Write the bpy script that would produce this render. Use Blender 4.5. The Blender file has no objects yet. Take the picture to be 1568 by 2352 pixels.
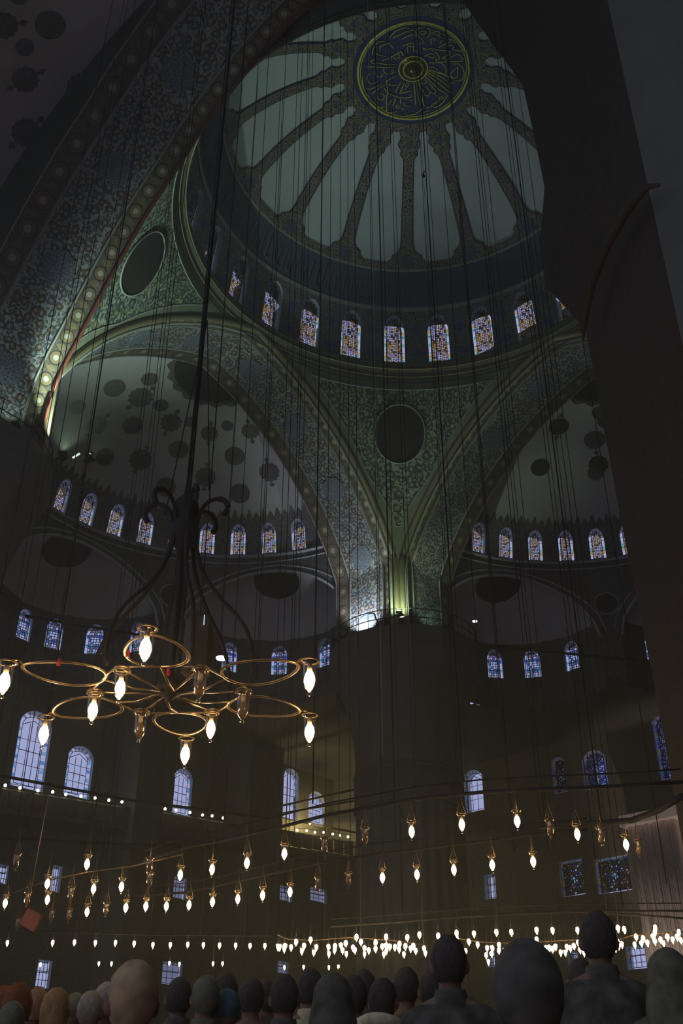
import bpy, math, random
import numpy as np
from mathutils import Vector, Matrix
SKY=1.0; BULB=60.0; BULBF=45.0; FP=400; FD=2500; GAL=60
FP=420; FD=490; GAL=300; BULB=80.; BULBF=60.; HAZE=0.0037; RB=2.4; PIL=3500
CAM = {'loc': [21.377, -28.817, 1.638], 'r': [0.73496, 0.678111, 0.000639], 'u': [0.349687, -0.379809, 0.856425], 'f': [-0.580994, 0.629215, 0.51627], 'fpx': 2387.93}
C=bpy.context.scene
# ---------------- camera, world, exposure ----------------
cd=bpy.data.cameras.new('camera'); cam=bpy.data.objects.new('camera',cd); C.collection.objects.link(cam)
cm=CAM; r_,u_,f_=[Vector(cm[k]) for k in 'ruf']
M=Matrix(((r_.x,u_.x,-f_.x),(r_.y,u_.y,-f_.y),(r_.z,u_.z,-f_.z))).to_4x4(); M.translation=Vector(cm['loc'])
cam.matrix_world=M; cd.sensor_fit='HORIZONTAL'; cd.sensor_width=36; cd.lens=cm['fpx']/1568*36; cd.clip_end=300; cd.clip_start=.05
C.camera=cam
w=bpy.data.worlds.new('dusk_sky'); C.world=w; w.use_nodes=True
w.node_tree.nodes['Background'].inputs[0].default_value=(.47,.52,.80,1); w.node_tree.nodes['Background'].inputs[1].default_value=SKY
C.view_settings.view_transform='Standard'; C.view_settings.look='None'; C.view_settings.exposure=0; C.view_settings.gamma=1; C.view_settings.use_curve_mapping=False
C.cycles.use_adaptive_sampling=True; C.cycles.adaptive_threshold=.06; C.cycles.max_bounces=5; C.cycles.diffuse_bounces=3; C.cycles.transparent_max_bounces=16; C.cycles.sample_clamp_indirect=1.5; C.cycles.caustics_reflective=False; C.cycles.caustics_refractive=False
T = {'bar': [[-9.982, -11.137, 24.496], [-9.685, -10.62, 25.118]],
 'boxp': [12.334, -21.551, 6.303],
 'cab': [[14.058, -23.243, 2, 504], [11.601, -18.795, 2, 735], [5.134, -13.98, 1, 622], [4.244, -12.011, 1, 690], [6.262, -15.72, 1, 560], [2.146, -11.319, 1, 600], [-0.399, -8.182, 1, 650],
         [11.138, -16.522, 2, 870], [7.379, -11.845, 1, 880], [12.558, -16.683, 2, 975], [5.197, -8.465, 1, 925], [13.604, -19.675, 1, 845], [7.726, -9.077, 1, 1010], [12.003, -14.635, 1, 1055],
         [5.883, -5.494, 1, 1065], [13.432, -16.094, 1, 1140], [12.432, -14.361, 1, 1150], [9.88, -7.75, 1, 1200], [12.553, -13.128, 1, 1230], [13.665, -14.798, 2, 1255], [10.95, -9.445, 1, 1300],
         [4.803, -3.811, 1, 1100], [5.679, -3.252, 1, 1180], [6.639, -18.483, 1, 360], [4.188, -18.593, 1, 250], [11.078, -22.658, 2, 270], [2.35, -17.773, 1, 205], [7.307, -21.199, 1, 170],
         [-0.214, -14.332, 1, 330], [-1.68, -12.931, 1, 390], [-3.481, -12.021, 1, 300], [8.924, -22.42, 1, 145], [4.951, -17.408, 1, 420], [0.979, -6.819, 1, 780], [4.08, -9.405, 1, 820],
         [3.845, -4.473, 1, 1035], [12.613, -10.839, 1, 1410], [0.066, -7.702, 1, 715], [2.072, -8.537, 1, 760], [7.061, -14.851, 1, 700], [2.084, -11.388, 1, 640], [5.848, -3.149, 1, 1110],
         [8.726, -6.103, 1, 1170], [-2.808, -7.862, 1, 595], [4.063, -12.197, 1, 655], [-0.053, -10.796, 1, 520], [5.643, -20.075, 1, 115], [3.738, -19.39, 1, 60], [3.867, -6.967, 1, 930],
         [9.193, -5.849, 1, 1340], [-0.803, -4.383, 1, 800], [1.246, -5.243, 1, 860], [1.826, -2.232, 1, 1000], [-4.798, -8.721, 1, 480], [-4.624, -6.909, 1, 545]],
 'cam': {'f': [-0.580994, 0.629215, 0.51627], 'fpx': 2387.93, 'loc': [21.377, -28.817, 1.638], 'r': [0.73496, 0.678111, 0.000639], 'u': [0.349687, -0.379809, 0.856425]},
 'chand': {'Ri': 0.6852, 'Ro': 1.5013, 'c': [14.0125, -23.1909, 5.2], 'ph': -0.7988, 'tx': -0.0129, 'ty': 0.0399},
 'crown': [-2.974, 1.694, 6.697],
 'dec': [[-6.192, -2.832, 5.707, 'r', 0.649], [-4.75, -1.5, 6.341, 'r', 0.502], [-6.088, -1.07, 5.955, 's', 0.713], [-5.91, 0.296, 6.049, 'r', 0.439], [-7.823, -0.212, 5.225, 'r', 0.597],
         [-8.569, -2.159, 4.619, 's', 0.612], [-7.932, -3.971, 4.596, 'r', 0.497], [-6.506, 1.576, 5.755, 's', 0.629], [-5.758, 2.461, 5.925, 'b', 0.368], [-4.45, 4.277, 5.958, 'b', 0.371],
         [-5.595, 3.864, 5.711, 's', 0.532], [-3.677, 5.479, 5.794, 's', 0.532], [-9.893, -0.507, 3.773, 'r', 0.574], [-9.18, 1.547, 4.277, 's', 0.69], [-7.537, 3.113, 5.044, 'r', 0.615],
         [-5.546, 5.945, 5.058, 'r', 0.621], [-4.514, 7.977, 4.386, 's', 0.624], [-9.459, 3.825, 3.481, 'r', 0.622], [-7.647, 5.463, 4.208, 's', 0.625], [-6.723, 7.565, 3.565, 'r', 0.63]],
 'dims': {'A': 11.5888, 'Rc': 11.2274, 'Zb': 40.0187, 'Zs': 22.4996, 'a': 12.8155, 'e1': 0.3438, 'e2': 0.5596, 'em': 1.3148, 'hd': 11.2414, 'phi0': 0.024, 'q': 4.717},
 'ex': {'S1_0': [[-30.136, -0.479, 27.64], [-29.959, 1.464, 26.632], [-28.849, 3.56, 27.121], [-26.735, 5.093, 27.186]],
        'S1_58': [[-24.845, 10.912, 27.925]],
        'S2_-58': [[-13.25, 23.079, 28.014], [-11.456, 24.594, 28.001], [-8.938, 25.231, 27.677]]},
 'far': [[-2.242, -14.852, 5.6, 'E'], [-4.747, -12.293, 5.6, 'F'], [-1.452, -14.13, 5.6, 'E'], [-1.019, -13.819, 5.6, 'E'], [-0.708, -13.449, 5.6, 'E'], [-3.47, -11.342, 5.6, 'F'],
         [-3.223, -11.117, 5.6, 'F'], [-0.359, -13.129, 5.6, 'E'], [-0.135, -12.752, 5.6, 'E'], [0.039, -12.33, 5.6, 'E'], [-2.03, -10.135, 5.6, 'F'], [0.346, -12.049, 5.6, 'E'],
         [-1.959, -9.854, 5.6, 'F'], [0.703, -11.81, 5.6, 'E'], [0.929, -11.515, 5.6, 'E'], [-1.243, -9.307, 5.6, 'F'], [1.164, -11.212, 5.6, 'E'], [-1.056, -9.137, 5.6, 'F'],
         [1.448, -10.952, 5.6, 'E'], [1.654, -10.675, 5.6, 'E'], [1.916, -10.436, 5.6, 'E'], [3.008, -11.049, 5.4, 'G'], [3.034, -11.025, 5.4, 'G'], [2.872, -10.719, 5.4, 'G'],
         [-0.373, -7.519, 5.6, 'F'], [3.203, -11.02, 5.4, 'G'], [3.181, -10.801, 5.4, 'G'], [3.812, -11.277, 5.4, 'G'], [2.964, -10.232, 5.4, 'G'], [0.067, -7.229, 5.6, 'F'],
         [3.555, -10.758, 5.4, 'G'], [4.253, -11.267, 5.4, 'G'], [3.024, -9.893, 5.4, 'G'], [3.623, -10.427, 5.4, 'G'], [3.859, -10.271, 5.4, 'G'], [3.157, -9.515, 5.4, 'G'], [0.513, -6.71, 5.6, 'F'],
         [3.656, -9.848, 5.4, 'G'], [4.045, -10.25, 5.4, 'G'], [0.816, -6.657, 5.6, 'F'], [4.217, -10.241, 5.4, 'G'], [3.762, -9.69, 5.4, 'G'], [4.517, -10.403, 5.4, 'G'], [3.462, -9.236, 5.4, 'G'],
         [4.198, -9.811, 5.4, 'G'], [4.005, -9.529, 5.4, 'G'], [5.245, -10.854, 5.4, 'Gu'], [4.879, -10.3, 5.4, 'G'], [4.347, -9.583, 5.4, 'G'], [3.749, -8.91, 5.4, 'G'], [4.21, -9.279, 5.4, 'G'],
         [5.079, -10.032, 5.4, 'G'], [4.463, -9.325, 5.4, 'G'], [4.81, -9.491, 5.4, 'G'], [4.074, -8.581, 5.4, 'G'], [5.746, -10.449, 5.4, 'Gu'], [4.977, -9.546, 5.4, 'G'], [4.5, -8.984, 5.4, 'G'],
         [4.919, -9.361, 5.4, 'G'], [4.981, -9.245, 5.4, 'G'], [4.835, -8.924, 5.4, 'G'], [5.338, -9.508, 5.4, 'G'], [4.425, -8.26, 5.4, 'G'], [5.226, -9.169, 5.4, 'G'], [6.035, -10.076, 5.4, 'Gu'],
         [5.102, -8.832, 5.4, 'G'], [5.388, -9.081, 5.4, 'G'], [4.972, -8.489, 5.4, 'G'], [6.441, -10.161, 5.4, 'Gu'], [5.331, -8.623, 5.4, 'G'], [4.919, -8.065, 5.4, 'G'], [6.654, -9.78, 5.4, 'Gu'],
         [7.167, -9.804, 5.4, 'Hu'], [6.714, -9.197, 5.4, 'Hu'], [5.803, -7.667, 5.4, 'H'], [6.675, -8.713, 5.4, 'H'], [7.381, -9.474, 5.4, 'Hu'], [6.585, -8.261, 5.4, 'H'], [5.768, -6.807, 5.4, 'H'],
         [6.422, -7.673, 5.4, 'H'], [5.17, -5.882, 5.4, 'H'], [6.011, -6.921, 5.4, 'H'], [6.51, -7.592, 5.4, 'H'], [7.849, -9.313, 5.4, 'Hu'], [6.418, -7.201, 5.4, 'H'], [6.89, -7.861, 5.4, 'H'],
         [6.518, -7.109, 5.4, 'H'], [8.084, -9.099, 5.4, 'Hu'], [7.219, -7.193, 5.4, 'H'], [8.62, -8.951, 5.4, 'Hu'], [7.943, -7.929, 5.4, 'H'], [7.556, -7.252, 5.4, 'H'], [7.418, -6.762, 5.4, 'H'],
         [7.515, -6.767, 5.4, 'H'], [6.471, -5.054, 5.4, 'H'], [7.466, -6.561, 5.4, 'H'], [8.857, -8.708, 5.4, 'Hu'], [7.709, -6.806, 5.4, 'H'], [7.321, -5.986, 5.4, 'H'], [7.39, -5.89, 5.4, 'H'],
         [7.876, -6.592, 5.4, 'H'], [7.832, -6.383, 5.4, 'H'], [8.08, -6.62, 5.4, 'H'], [9.263, -8.388, 5.4, 'Hu'], [8.386, -6.941, 5.4, 'H'], [7.874, -6.029, 5.4, 'H'], [8.296, -6.635, 5.4, 'H'],
         [7.688, -5.552, 5.4, 'H'], [7.993, -5.984, 5.4, 'H'], [8.6, -5.681, 5.4, 'H'], [9.125, -6.501, 5.4, 'H'], [10.005, -8.019, 5.4, 'Hu'], [8.828, -5.936, 5.4, 'H'], [8.994, -6.087, 5.4, 'H'],
         [10.025, -7.795, 5.4, 'Hu'], [9.187, -5.85, 5.4, 'H'], [9.742, -6.791, 5.4, 'Hu'], [9.399, -5.926, 5.4, 'H'], [9.743, -6.482, 5.4, 'Hu'], [9.53, -5.895, 5.4, 'H'],
         [10.034, -6.579, 5.4, 'Hu'], [10.357, -7.097, 5.4, 'Hu'], [9.758, -5.98, 5.4, 'H'], [10.596, -7.529, 5.4, 'Hu'], [9.951, -6.092, 5.4, 'H'], [9.763, -5.593, 5.4, 'H'],
         [10.241, -6.335, 5.4, 'Hu'], [10.148, -5.912, 5.4, 'H'], [10.388, -6.173, 5.4, 'Hu'], [10.704, -6.701, 5.4, 'Hu'], [10.233, -5.69, 5.4, 'H']],
 'gal': [[[-28.7, -0.776, 17.632], [-28.7, 0.112, 17.683], [-28.7, 1.203, 17.775], [-28.7, 2.123, 17.898], [-28.7, 2.964, 17.931], [-28.7, 3.956, 18.041], [-28.7, 4.884, 18.135],
          [-28.7, 5.837, 18.208], [-28.7, 6.746, 18.294]],
         [[-28.7, 9.894, 18.52], [-28.7, 10.721, 18.607], [-28.7, 11.805, 18.689], [-28.7, 12.812, 18.728], [-28.7, 13.585, 18.825], [-28.7, 14.485, 18.864]],
         [[-28.7, 21.057, 19.323], [-28.7, 21.971, 19.462], [-28.7, 22.776, 19.494], [-28.7, 23.634, 19.651], [-28.7, 24.552, 19.7], [-28.7, 25.262, 19.74], [-28.7, 26.118, 19.804]]],
 'galy': [[-28.7, -1.536, 17.285], [-28.7, 7.38, 18.221], [-28.7, 9.603, 18.462], [-28.7, 16.257, 18.958], [-28.7, 19.552, 19.243], [-28.7, 26.849, 19.815]],
 'near': [[12.916, -18.333, 5.0, 1], [13.593, -18.175, 5.0, 1], [14.195, -17.847, 5.0, 1], [14.398, -16.793, 5.0, 1], [14.58, -15.876, 5.0, 1], [12.272, -18.5, 5.0, 0], [14.251, -17.196, 5.0, 0],
          [14.531, -16.427, 5.0, 0], [14.563, -15.497, 5.0, 0], [10.861, -16.518, 5.0, 1], [11.374, -16.332, 5.0, 1], [11.972, -16.216, 5.0, 1], [12.564, -16.092, 5.0, 1], [13.117, -15.88, 5.0, 1],
          [11.511, -18.463, 5.0, 0], [9.738, -16.742, 5.0, 0], [10.321, -16.681, 5.0, 0], [8.341, -20.04, 5.0, 1], [8.768, -18.682, 5.0, 1], [9.402, -18.613, 5.0, 1], [10.081, -18.555, 5.0, 1],
          [10.866, -18.583, 5.0, 1], [6.788, -19.665, 5.0, 1], [6.988, -18.953, 5.0, 1], [7.444, -18.758, 5.0, 1], [7.666, -20.77, 5.0, 0], [8.842, -19.318, 5.0, 0], [8.092, -18.725, 5.0, 0],
          [6.292, -18.9, 5.0, 0], [6.117, -17.666, 5.0, 1], [6.46, -17.509, 5.0, 1], [6.714, -17.276, 5.0, 1], [7.083, -17.092, 5.0, 1], [7.571, -16.999, 5.0, 1], [8.068, -16.889, 5.0, 1],
          [8.572, -16.811, 5.0, 1], [9.092, -16.707, 5.0, 1], [5.305, -17.877, 5.0, 1], [4.944, -19.256, 5.0, 1], [5.714, -18.949, 5.0, 1], [5.403, -19.135, 5.0, 0], [5.642, -17.73, 5.0, 0],
          [4.429, -18.011, 5.0, 0], [4.727, -17.852, 5.0, 0], [3.305, -17.976, 5.0, 0]],
 'nearu': [945, 1060, 1187, 1325, 1437, 838, 1263, 1380, 1467, 878, 957, 1042, 1130, 1224, 745, 730, 800, 200, 414, 487, 567, 653, 109, 215, 279, 37, 343, 343, 162, 289, 335, 382, 434, 488, 546, 603,
           666, 200, 12, 109, 62, 243, 118, 158, 41],
 'nsil': [[10.66, 32.686], [11.563, 29.579], [12.366, 26.933], [12.509, 24.37], [12.579, 22.646], [12.24, 20.863], [12.257, 19.386], [12.965, 17.851], [13.092, 17.513], [13.143, 15.137],
          [13.227, 11.652], [13.341, 8.94]],
 'ochre': [[17.632, -17.95, 13.556], [17.313, -17.552, 14.083], [16.593, -16.652, 14.86], [15.639, -15.459, 15.613], [14.659, -14.234, 16.137], [14.069, -13.496, 16.187], [13.672, -13.0, 16.032]],
 'pil': [[-8.586, 28.5, 18.755], [-8.234, 28.5, 11.841], [-4.823, 28.5, 18.058]],
 'ppl': [[19.638, -26.18, 1.3, 'beanie'], [18.426, -24.934, 1.6, 'man'], [18.009, -26.288, 1.4, 'tanhood'], [18.677, -24.085, 1.78, 'man2'], [19.078, -24.208, 1.56, 'woman'],
         [17.56, -22.407, 1.84, 'man'], [13.408, -24.054, 1.84, 'ginger'], [15.346, -25.124, 1.62, 'ginger'], [13.836, -24.038, 1.8, 'brown'], [15.696, -25.085, 1.58, 'blonde'],
         [13.417, -23.404, 1.86, 'darkcap'], [15.307, -24.573, 1.64, 'grey'], [13.71, -23.259, 1.84, 'face'], [15.182, -24.375, 1.72, 'grey2'], [15.72, -24.205, 1.72, 'dark'],
         [16.526, -24.676, 1.62, 'olive'], [15.274, -23.42, 1.86, 'dark'], [16.523, -24.512, 1.56, 'teal'], [15.939, -23.783, 1.74, 'phone'], [15.105, -22.862, 1.88, 'red'],
         [16.996, -24.522, 1.6, 'dark'], [16.188, -23.503, 1.8, 'beige'], [17.658, -24.851, 1.52, 'hood'], [16.706, -23.644, 1.7, 'dark'], [15.987, -22.74, 1.88, 'dark'],
         [17.398, -24.175, 1.58, 'beigehood'], [16.294, -22.638, 1.88, 'redjacket'], [16.732, -22.903, 1.8, 'greycoat'], [15.648, -25.337, 1.5, 'olive']],
 'rings': [[[7.578, -18.48, 5.4], [8.816, -18.628, 5.4], [9.416, -18.549, 5.4], [10.733, -18.493, 5.4], [11.594, -18.513, 5.4], [12.976, -18.304, 5.4], [13.757, -17.989, 5.4], [14.452, -17.559, 5.4],
            [15.113, -17.104, 5.4], [15.871, -16.659, 5.4]],
           [[4.956, -16.925, 5.4], [6.14, -16.478, 5.4], [6.769, -16.411, 5.4], [8.163, -16.474, 5.4], [9.691, -16.5, 5.4], [10.686, -16.344, 5.4], [11.224, -16.156, 5.4], [11.813, -16.025, 5.4],
            [12.424, -15.824, 5.4], [12.976, -15.736, 5.4], [13.799, -15.45, 5.4]],
           [[3.903, -18.528, 5.4], [5.352, -18.681, 5.4], [6.263, -18.621, 5.4], [7.128, -18.392, 5.4], [8.399, -18.365, 5.4]],
           [[13.618, -16.41, 5.3], [14.314, -15.988, 5.3], [14.686, -15.83, 5.3], [15.175, -16.026, 5.3], [15.739, -16.436, 5.3]],
           [[3.634, -9.952, 5.9], [5.059, -9.423, 5.9], [6.07, -9.096, 5.9], [7.019, -8.735, 5.9], [7.882, -8.299, 5.9], [8.702, -7.827, 5.9], [9.641, -7.035, 5.9], [10.632, -6.196, 5.9]],
           [[8.913, -7.633, 5.9], [9.574, -6.537, 5.9], [10.214, -5.374, 5.9]],
           [[2.795, -10.876, 5.7], [2.529, -10.284, 5.7], [2.855, -9.728, 5.7], [3.766, -9.491, 5.7], [4.238, -8.463, 5.7], [4.439, -7.215, 5.7]],
           [[5.566, -7.675, 5.7], [5.659, -6.902, 5.7], [5.932, -6.388, 5.7], [6.435, -6.016, 5.7], [7.605, -5.554, 5.7]],
           [[7.909, -4.668, 5.7], [8.801, -5.215, 5.7], [9.264, -5.037, 5.7], [9.937, -4.902, 5.7]], [[-1.605, -15.022, 5.8], [-1.16, -14.131, 5.8], [-0.244, -12.797, 5.8], [2.073, -10.424, 5.8]]],
 'rw': {'E0': [13.3, -11.6, 0.0], 'd': [0.88, -0.475, 0.0]},
 'rww': [[[-0.198, 7.681], [0.455, 7.478], [0.229, 8.233], [0.158, 7.023]], [[-0.121, 5.895], [0.485, 5.762], [0.355, 6.369], [-0.15, 5.257]],
         [[-2.042, 4.379], [-1.425, 4.299], [-1.796, 4.562], [-1.712, 4.089]], [-1.558, 6.608], [-1.314, 4.816]],
 'semi': [2.5915, 11.7597, 32.8131, -0.1694, -1.18, 4.4844, 0.167],
 'spot': [[-11.388, 18.5, 28.348], [10.683, -19.782, 7.575], [12.001, -23.065, 3.441]],
 'tierods': [[[-24.0, -5.143, 16.458], [-24.0, 3.948, 16.933]], [[-24.0, 3.948, 16.933], [-24.0, 14.093, 17.93]], [[-24.0, -3.22, 13.685], [-24.0, 12.13, 15.776]],
             [[-31.082, 22.0, 21.612], [-24.119, 22.0, 21.412]], [[-31.059, 22.0, 21.063], [-24.126, 22.0, 20.665]], [[-33.107, 24.0, 21.449], [-26.134, 24.0, 19.287]],
             [[-12.714, 20.0, 27.697], [-1.236, 20.0, 23.265]], [[-22.0, -4.945, 23.892], [-22.0, 4.94, 25.713]]],
 'wl': [[0.786, 2.887, 18.464, 23.003], [4.24, 6.02, 18.695, 21.719], [12.206, 13.685, 19.194, 22.125], [21.889, 23.399, 20.676, 24.358], [24.439, 26.11, 20.954, 23.263]],
 'wll': [[0.875, 1.591, 13.259, 14.24], [4.252, 4.862, 13.294, 14.703], [12.829, 13.846, 14.16, 15.421], [21.758, 23.067, 15.274, 16.249], [24.756, 26.411, 15.651, 16.572],
         [4.158, 5.008, 8.447, 9.812], [12.502, 13.997, 9.355, 10.57], [21.802, 22.828, 10.827, 11.529], [28.92, 30.101, 11.354, 12.476]],
 'wr': [[-22.134, -20.341, 21.17, 24.114], [-14.71, -13.723, 21.131, 23.529], [-12.387, -10.699, 20.9, 23.405], [-7.1, -5.597, 20.507, 24.652], [-7.033, -5.475, 14.105, 18.287]],
 'wrl': [[-20.815, -19.903, 15.258, 16.827], [-14.929, -13.245, 14.651, 16.805], [-12.366, -10.038, 14.482, 16.549], [-21.058, -20.375, 11.1, 12.188], [-15.013, -14.254, 10.421, 11.465],
         [-11.021, -9.739, 10.102, 11.358]]}
D = T['dims']; A=D['A']; ZS=D['Zs']; HA=D['a']; Q0=D['q']; ZB=D['Zb']; HD=D['hd']; RC=D['Rc']
E1=D['e1']; E2=D['e2']; EM=D['em']; RD=11.75; FZ=.8
KS,RS,ZW=T['semi'][0:3]; U0=A+KS; HS=7.0; KOUT=4.48; RPS=T['semi'][6]
ORD='first second third fourth fifth sixth seventh eighth ninth tenth eleventh twelfth thirteenth fourteenth fifteenth sixteenth seventeenth eighteenth nineteenth twentieth'.split()
# ---------------- helpers ----------------
COL=C.collection
rnd=random.Random(7)
def newmesh(name,verts,faces,uv=None,mats=(),midx=None,smooth=True):
    me=bpy.data.meshes.new(name); me.from_pydata([tuple(map(float,v)) for v in verts],[],faces)
    for m in mats: me.materials.append(m)
    if midx is not None: me.polygons.foreach_set('material_index',midx)
    if uv is not None:
        l=me.uv_layers.new(name='uv'); idx=np.zeros(len(me.loops),dtype=np.int32); me.loops.foreach_get('vertex_index',idx)
        l.data.foreach_set('uv',np.asarray(uv,dtype=np.float32)[idx].ravel())
    if smooth: me.polygons.foreach_set('use_smooth',[True]*len(me.polygons))
    me.update(); return me
def link(name,me,parent=None,label=None,cat=None,group=None,kind=None,loc=None):
    o=bpy.data.objects.new(name,me); COL.objects.link(o)
    if parent is not None: o.parent=parent
    if loc is not None: o.location=loc
    if label: o['label']=label
    if cat: o['category']=cat
    if group: o['group']=group
    if kind: o['kind']=kind
    return o
def empty(name,loc,label,cat,group=None,kind=None):
    o=link(name,None,None,label,cat,group,kind,loc); o.empty_display_size=.1; return o
def grid(P,uv,name,mat,closed=False,smooth=True):
    P=np.asarray(P,float); n,m=P.shape[:2]; V=P.reshape(-1,3); F=[]
    for i in range(n-1):
        for j in range(m-1 if not closed else m):
            j2=(j+1)%m; F.append((i*m+j,i*m+j2,(i+1)*m+j2,(i+1)*m+j))
    return newmesh(name,V,F,None if uv is None else np.asarray(uv,float).reshape(-1,2),[mat],smooth=smooth)
class MB:
    def __init__(s): s.v=[];s.f=[];s.m=[];s.uv=[]
    def add(s,V,F,mi=0,UV=None):
        b=len(s.v); s.v+= [tuple(v) for v in V]; s.f+=[tuple(i+b for i in f) for f in F]; s.m+=[mi]*len(F)
        s.uv+= [tuple(u) for u in UV] if UV is not None else [(v[0]+v[1],v[2]) for v in V]
    def box(s,c,h,mi=0,R=None):
        V=[]
        for dx in(-1,1):
            for dy in(-1,1):
                for dz in(-1,1):
                    p=np.array([dx*h[0],dy*h[1],dz*h[2]],float)
                    if R is not None: p=R@p
                    V.append(p+np.array(c,float))
        F=[(0,1,3,2),(4,6,7,5),(0,4,5,1),(2,3,7,6),(0,2,6,4),(1,5,7,3)]
        s.add(V,F,mi)
    def tube(s,pts,r,n=6,mi=0,closed=False,flat=1.0):
        pts=[np.array(p,float) for p in pts]; N=len(pts); rr=r if hasattr(r,'__len__') else [r]*N
        V=[]
        for i,p in enumerate(pts):
            a=pts[i-1] if (i>0 or closed) else p; b=pts[(i+1)%N] if (i<N-1 or closed) else p
            t=b-a; t/=np.linalg.norm(t)+1e-12
            ref=np.array([0,0,1.]) if abs(t[2])<.95 else np.array([1.,0,0])
            x=np.cross(t,ref); x/=np.linalg.norm(x); y=np.cross(x,t)
            for k in range(n):
                a_=2*np.pi*k/n; V.append(p+rr[i]*(x*np.cos(a_)+y*flat*np.sin(a_)))
        F=[]
        for i in range(N-1 if not closed else N):
            for k in range(n):
                i2=(i+1)%N; F.append((i*n+k,i*n+(k+1)%n,i2*n+(k+1)%n,i2*n+k))
        if not closed: F.append(tuple(range(n))[::-1]); F.append(tuple((N-1)*n+k for k in range(n)))
        s.add(V,F,mi)
    def lathe(s,prof,c=(0,0,0),n=16,mi=0,fn=None):
        V=[];N=len(prof)
        for (r,z) in prof:
            for k in range(n):
                a=2*np.pi*k/n; q=r*(fn(a) if fn else 1); V.append((c[0]+q*np.cos(a),c[1]+q*np.sin(a),c[2]+z))
        F=[(i*n+k,i*n+(k+1)%n,(i+1)*n+(k+1)%n,(i+1)*n+k) for i in range(N-1) for k in range(n)]
        s.add(V,F,mi)
    def mesh(s,name,mats,smooth=True,uv=True): return newmesh(name,s.v,s.f,s.uv if uv else None,mats,s.m,smooth)
# ---------------- materials ----------------
class NT:
    def __init__(s,name):
        s.m=bpy.data.materials.new(name); s.m.use_nodes=True; s.t=s.m.node_tree; s.t.nodes.clear()
        s.out=s.t.nodes.new('ShaderNodeOutputMaterial')
    def n(s,ty,props=None,**inp):
        x=s.t.nodes.new('ShaderNode'+ty)
        for k,v in (props or {}).items(): setattr(x,k,v)
        for k,v in inp.items():
            key=int(k[1:]) if k[0]=='i' and k[1:].isdigit() else k.replace('_',' ')
            i=x.inputs[key]
            if isinstance(v,bpy.types.NodeSocket): s.t.links.new(v,i)
            else: i.default_value=v
        return x
    def math(s,op,a,b=0.0,c=0.0): return s.n('Math',{'operation':op},i0=a,i1=b,i2=c).outputs[0]
    def mix(s,f,a,b):
        x=s.t.nodes.new('ShaderNodeMix'); x.data_type='RGBA'
        for i,v in ((0,f),(6,a),(7,b)):
            if isinstance(v,bpy.types.NodeSocket): s.t.links.new(v,x.inputs[i])
            else: x.inputs[i].default_value=v if i==0 else (*v,1) if len(v)==3 else v
        return x.outputs[2]
    def ramp(s,f,stops,interp='LINEAR'):
        x=s.n('ValToRGB',Fac=f); cr=x.color_ramp; cr.interpolation=interp
        while len(cr.elements)<len(stops): cr.elements.new(.5)
        for e,(p,c) in zip(cr.elements,stops): e.position=p; e.color=(*c,1)
        return x.outputs[0]
    def uv(s): return s.n('TexCoord').outputs['UV']
    def surf(s,col,rough=.7,metal=0,emit=None,es=0,bump=None,spec=.3):
        b=s.n('BsdfPrincipled')
        for k,v in (('Base Color',col),('Roughness',rough),('Metallic',metal),('Specular IOR Level',spec)):
            if isinstance(v,bpy.types.NodeSocket): s.t.links.new(v,b.inputs[k])
            else: b.inputs[k].default_value=(*v,1) if k=='Base Color' else v
        if emit is not None: b.inputs['Emission Color'].default_value=(*emit,1); b.inputs['Emission Strength'].default_value=es
        if bump is not None: s.t.links.new(s.n('Bump',Height=bump,Strength=.3).outputs[0],b.inputs['Normal'])
        s.t.links.new(b.outputs[0],s.out.inputs[0]); return s.m
def plain(name,col,rough=.7,metal=0,var=.15,scale=3.0,spec=.3):
    t=NT(name); nz=t.n('TexNoise',Scale=scale,Detail=4.0,Vector=t.n('TexCoord').outputs['Object']).outputs[0]
    c=t.mix(nz,tuple(v*(1-var) for v in col),tuple(min(1,v*(1+var)) for v in col))
    return t.surf(c,rough,metal,spec=spec)
def sep(t,v):
    x=t.n('SeparateXYZ',i0=v); return x.outputs[0],x.outputs[1]
def floral(name,ground,leaf,flower,flower2,scale=1.0,line=None,dens=.5):
    """flowers and leaves strewn over a ground; uv in metres"""
    t=NT(name); uv=t.uv()
    wv=t.n('TexNoise',Scale=2.2*scale,Detail=2.0,Vector=uv).outputs['Color']
    mp=t.n('VectorMath',{'operation':'MULTIPLY_ADD'},i0=wv,i1=(.35/scale,.35/scale,0),i2=uv).outputs[0]
    v1=t.n('TexVoronoi',{'voronoi_dimensions':'2D'},Vector=mp,Scale=1.9*scale,Randomness=.75)
    d=v1.outputs['Distance']; rc=v1.outputs['Color']; rx,ry=sep(t,rc)
    v2=t.n('TexVoronoi',{'voronoi_dimensions':'2D'},Vector=mp,Scale=4.6*scale,Randomness=1.0)
    e=t.n('TexVoronoi',{'voronoi_dimensions':'2D','feature':'DISTANCE_TO_EDGE'},Vector=mp,Scale=3.2*scale,Randomness=1.0).outputs[0]
    leafm=t.math('LESS_THAN',v2.outputs['Distance'],.27+dens*.2)
    stem=t.math('LESS_THAN',e,.045)
    c=t.mix(leafm,ground,leaf); c=t.mix(stem,c,line or leaf)
    fl=t.math('LESS_THAN',d,.36); fc=t.mix(t.math('GREATER_THAN',rx,.5),flower,flower2)
    ctr=t.math('LESS_THAN',d,.14)
    ringm=t.math('COMPARE',d,.34,.035)
    c=t.mix(fl,c,fc); c=t.mix(ctr,c,tuple(min(1,g*.9) for g in ground)); c=t.mix(ringm,c,tuple(v*.35 for v in leaf))
    return t.surf(c,.75)
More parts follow.
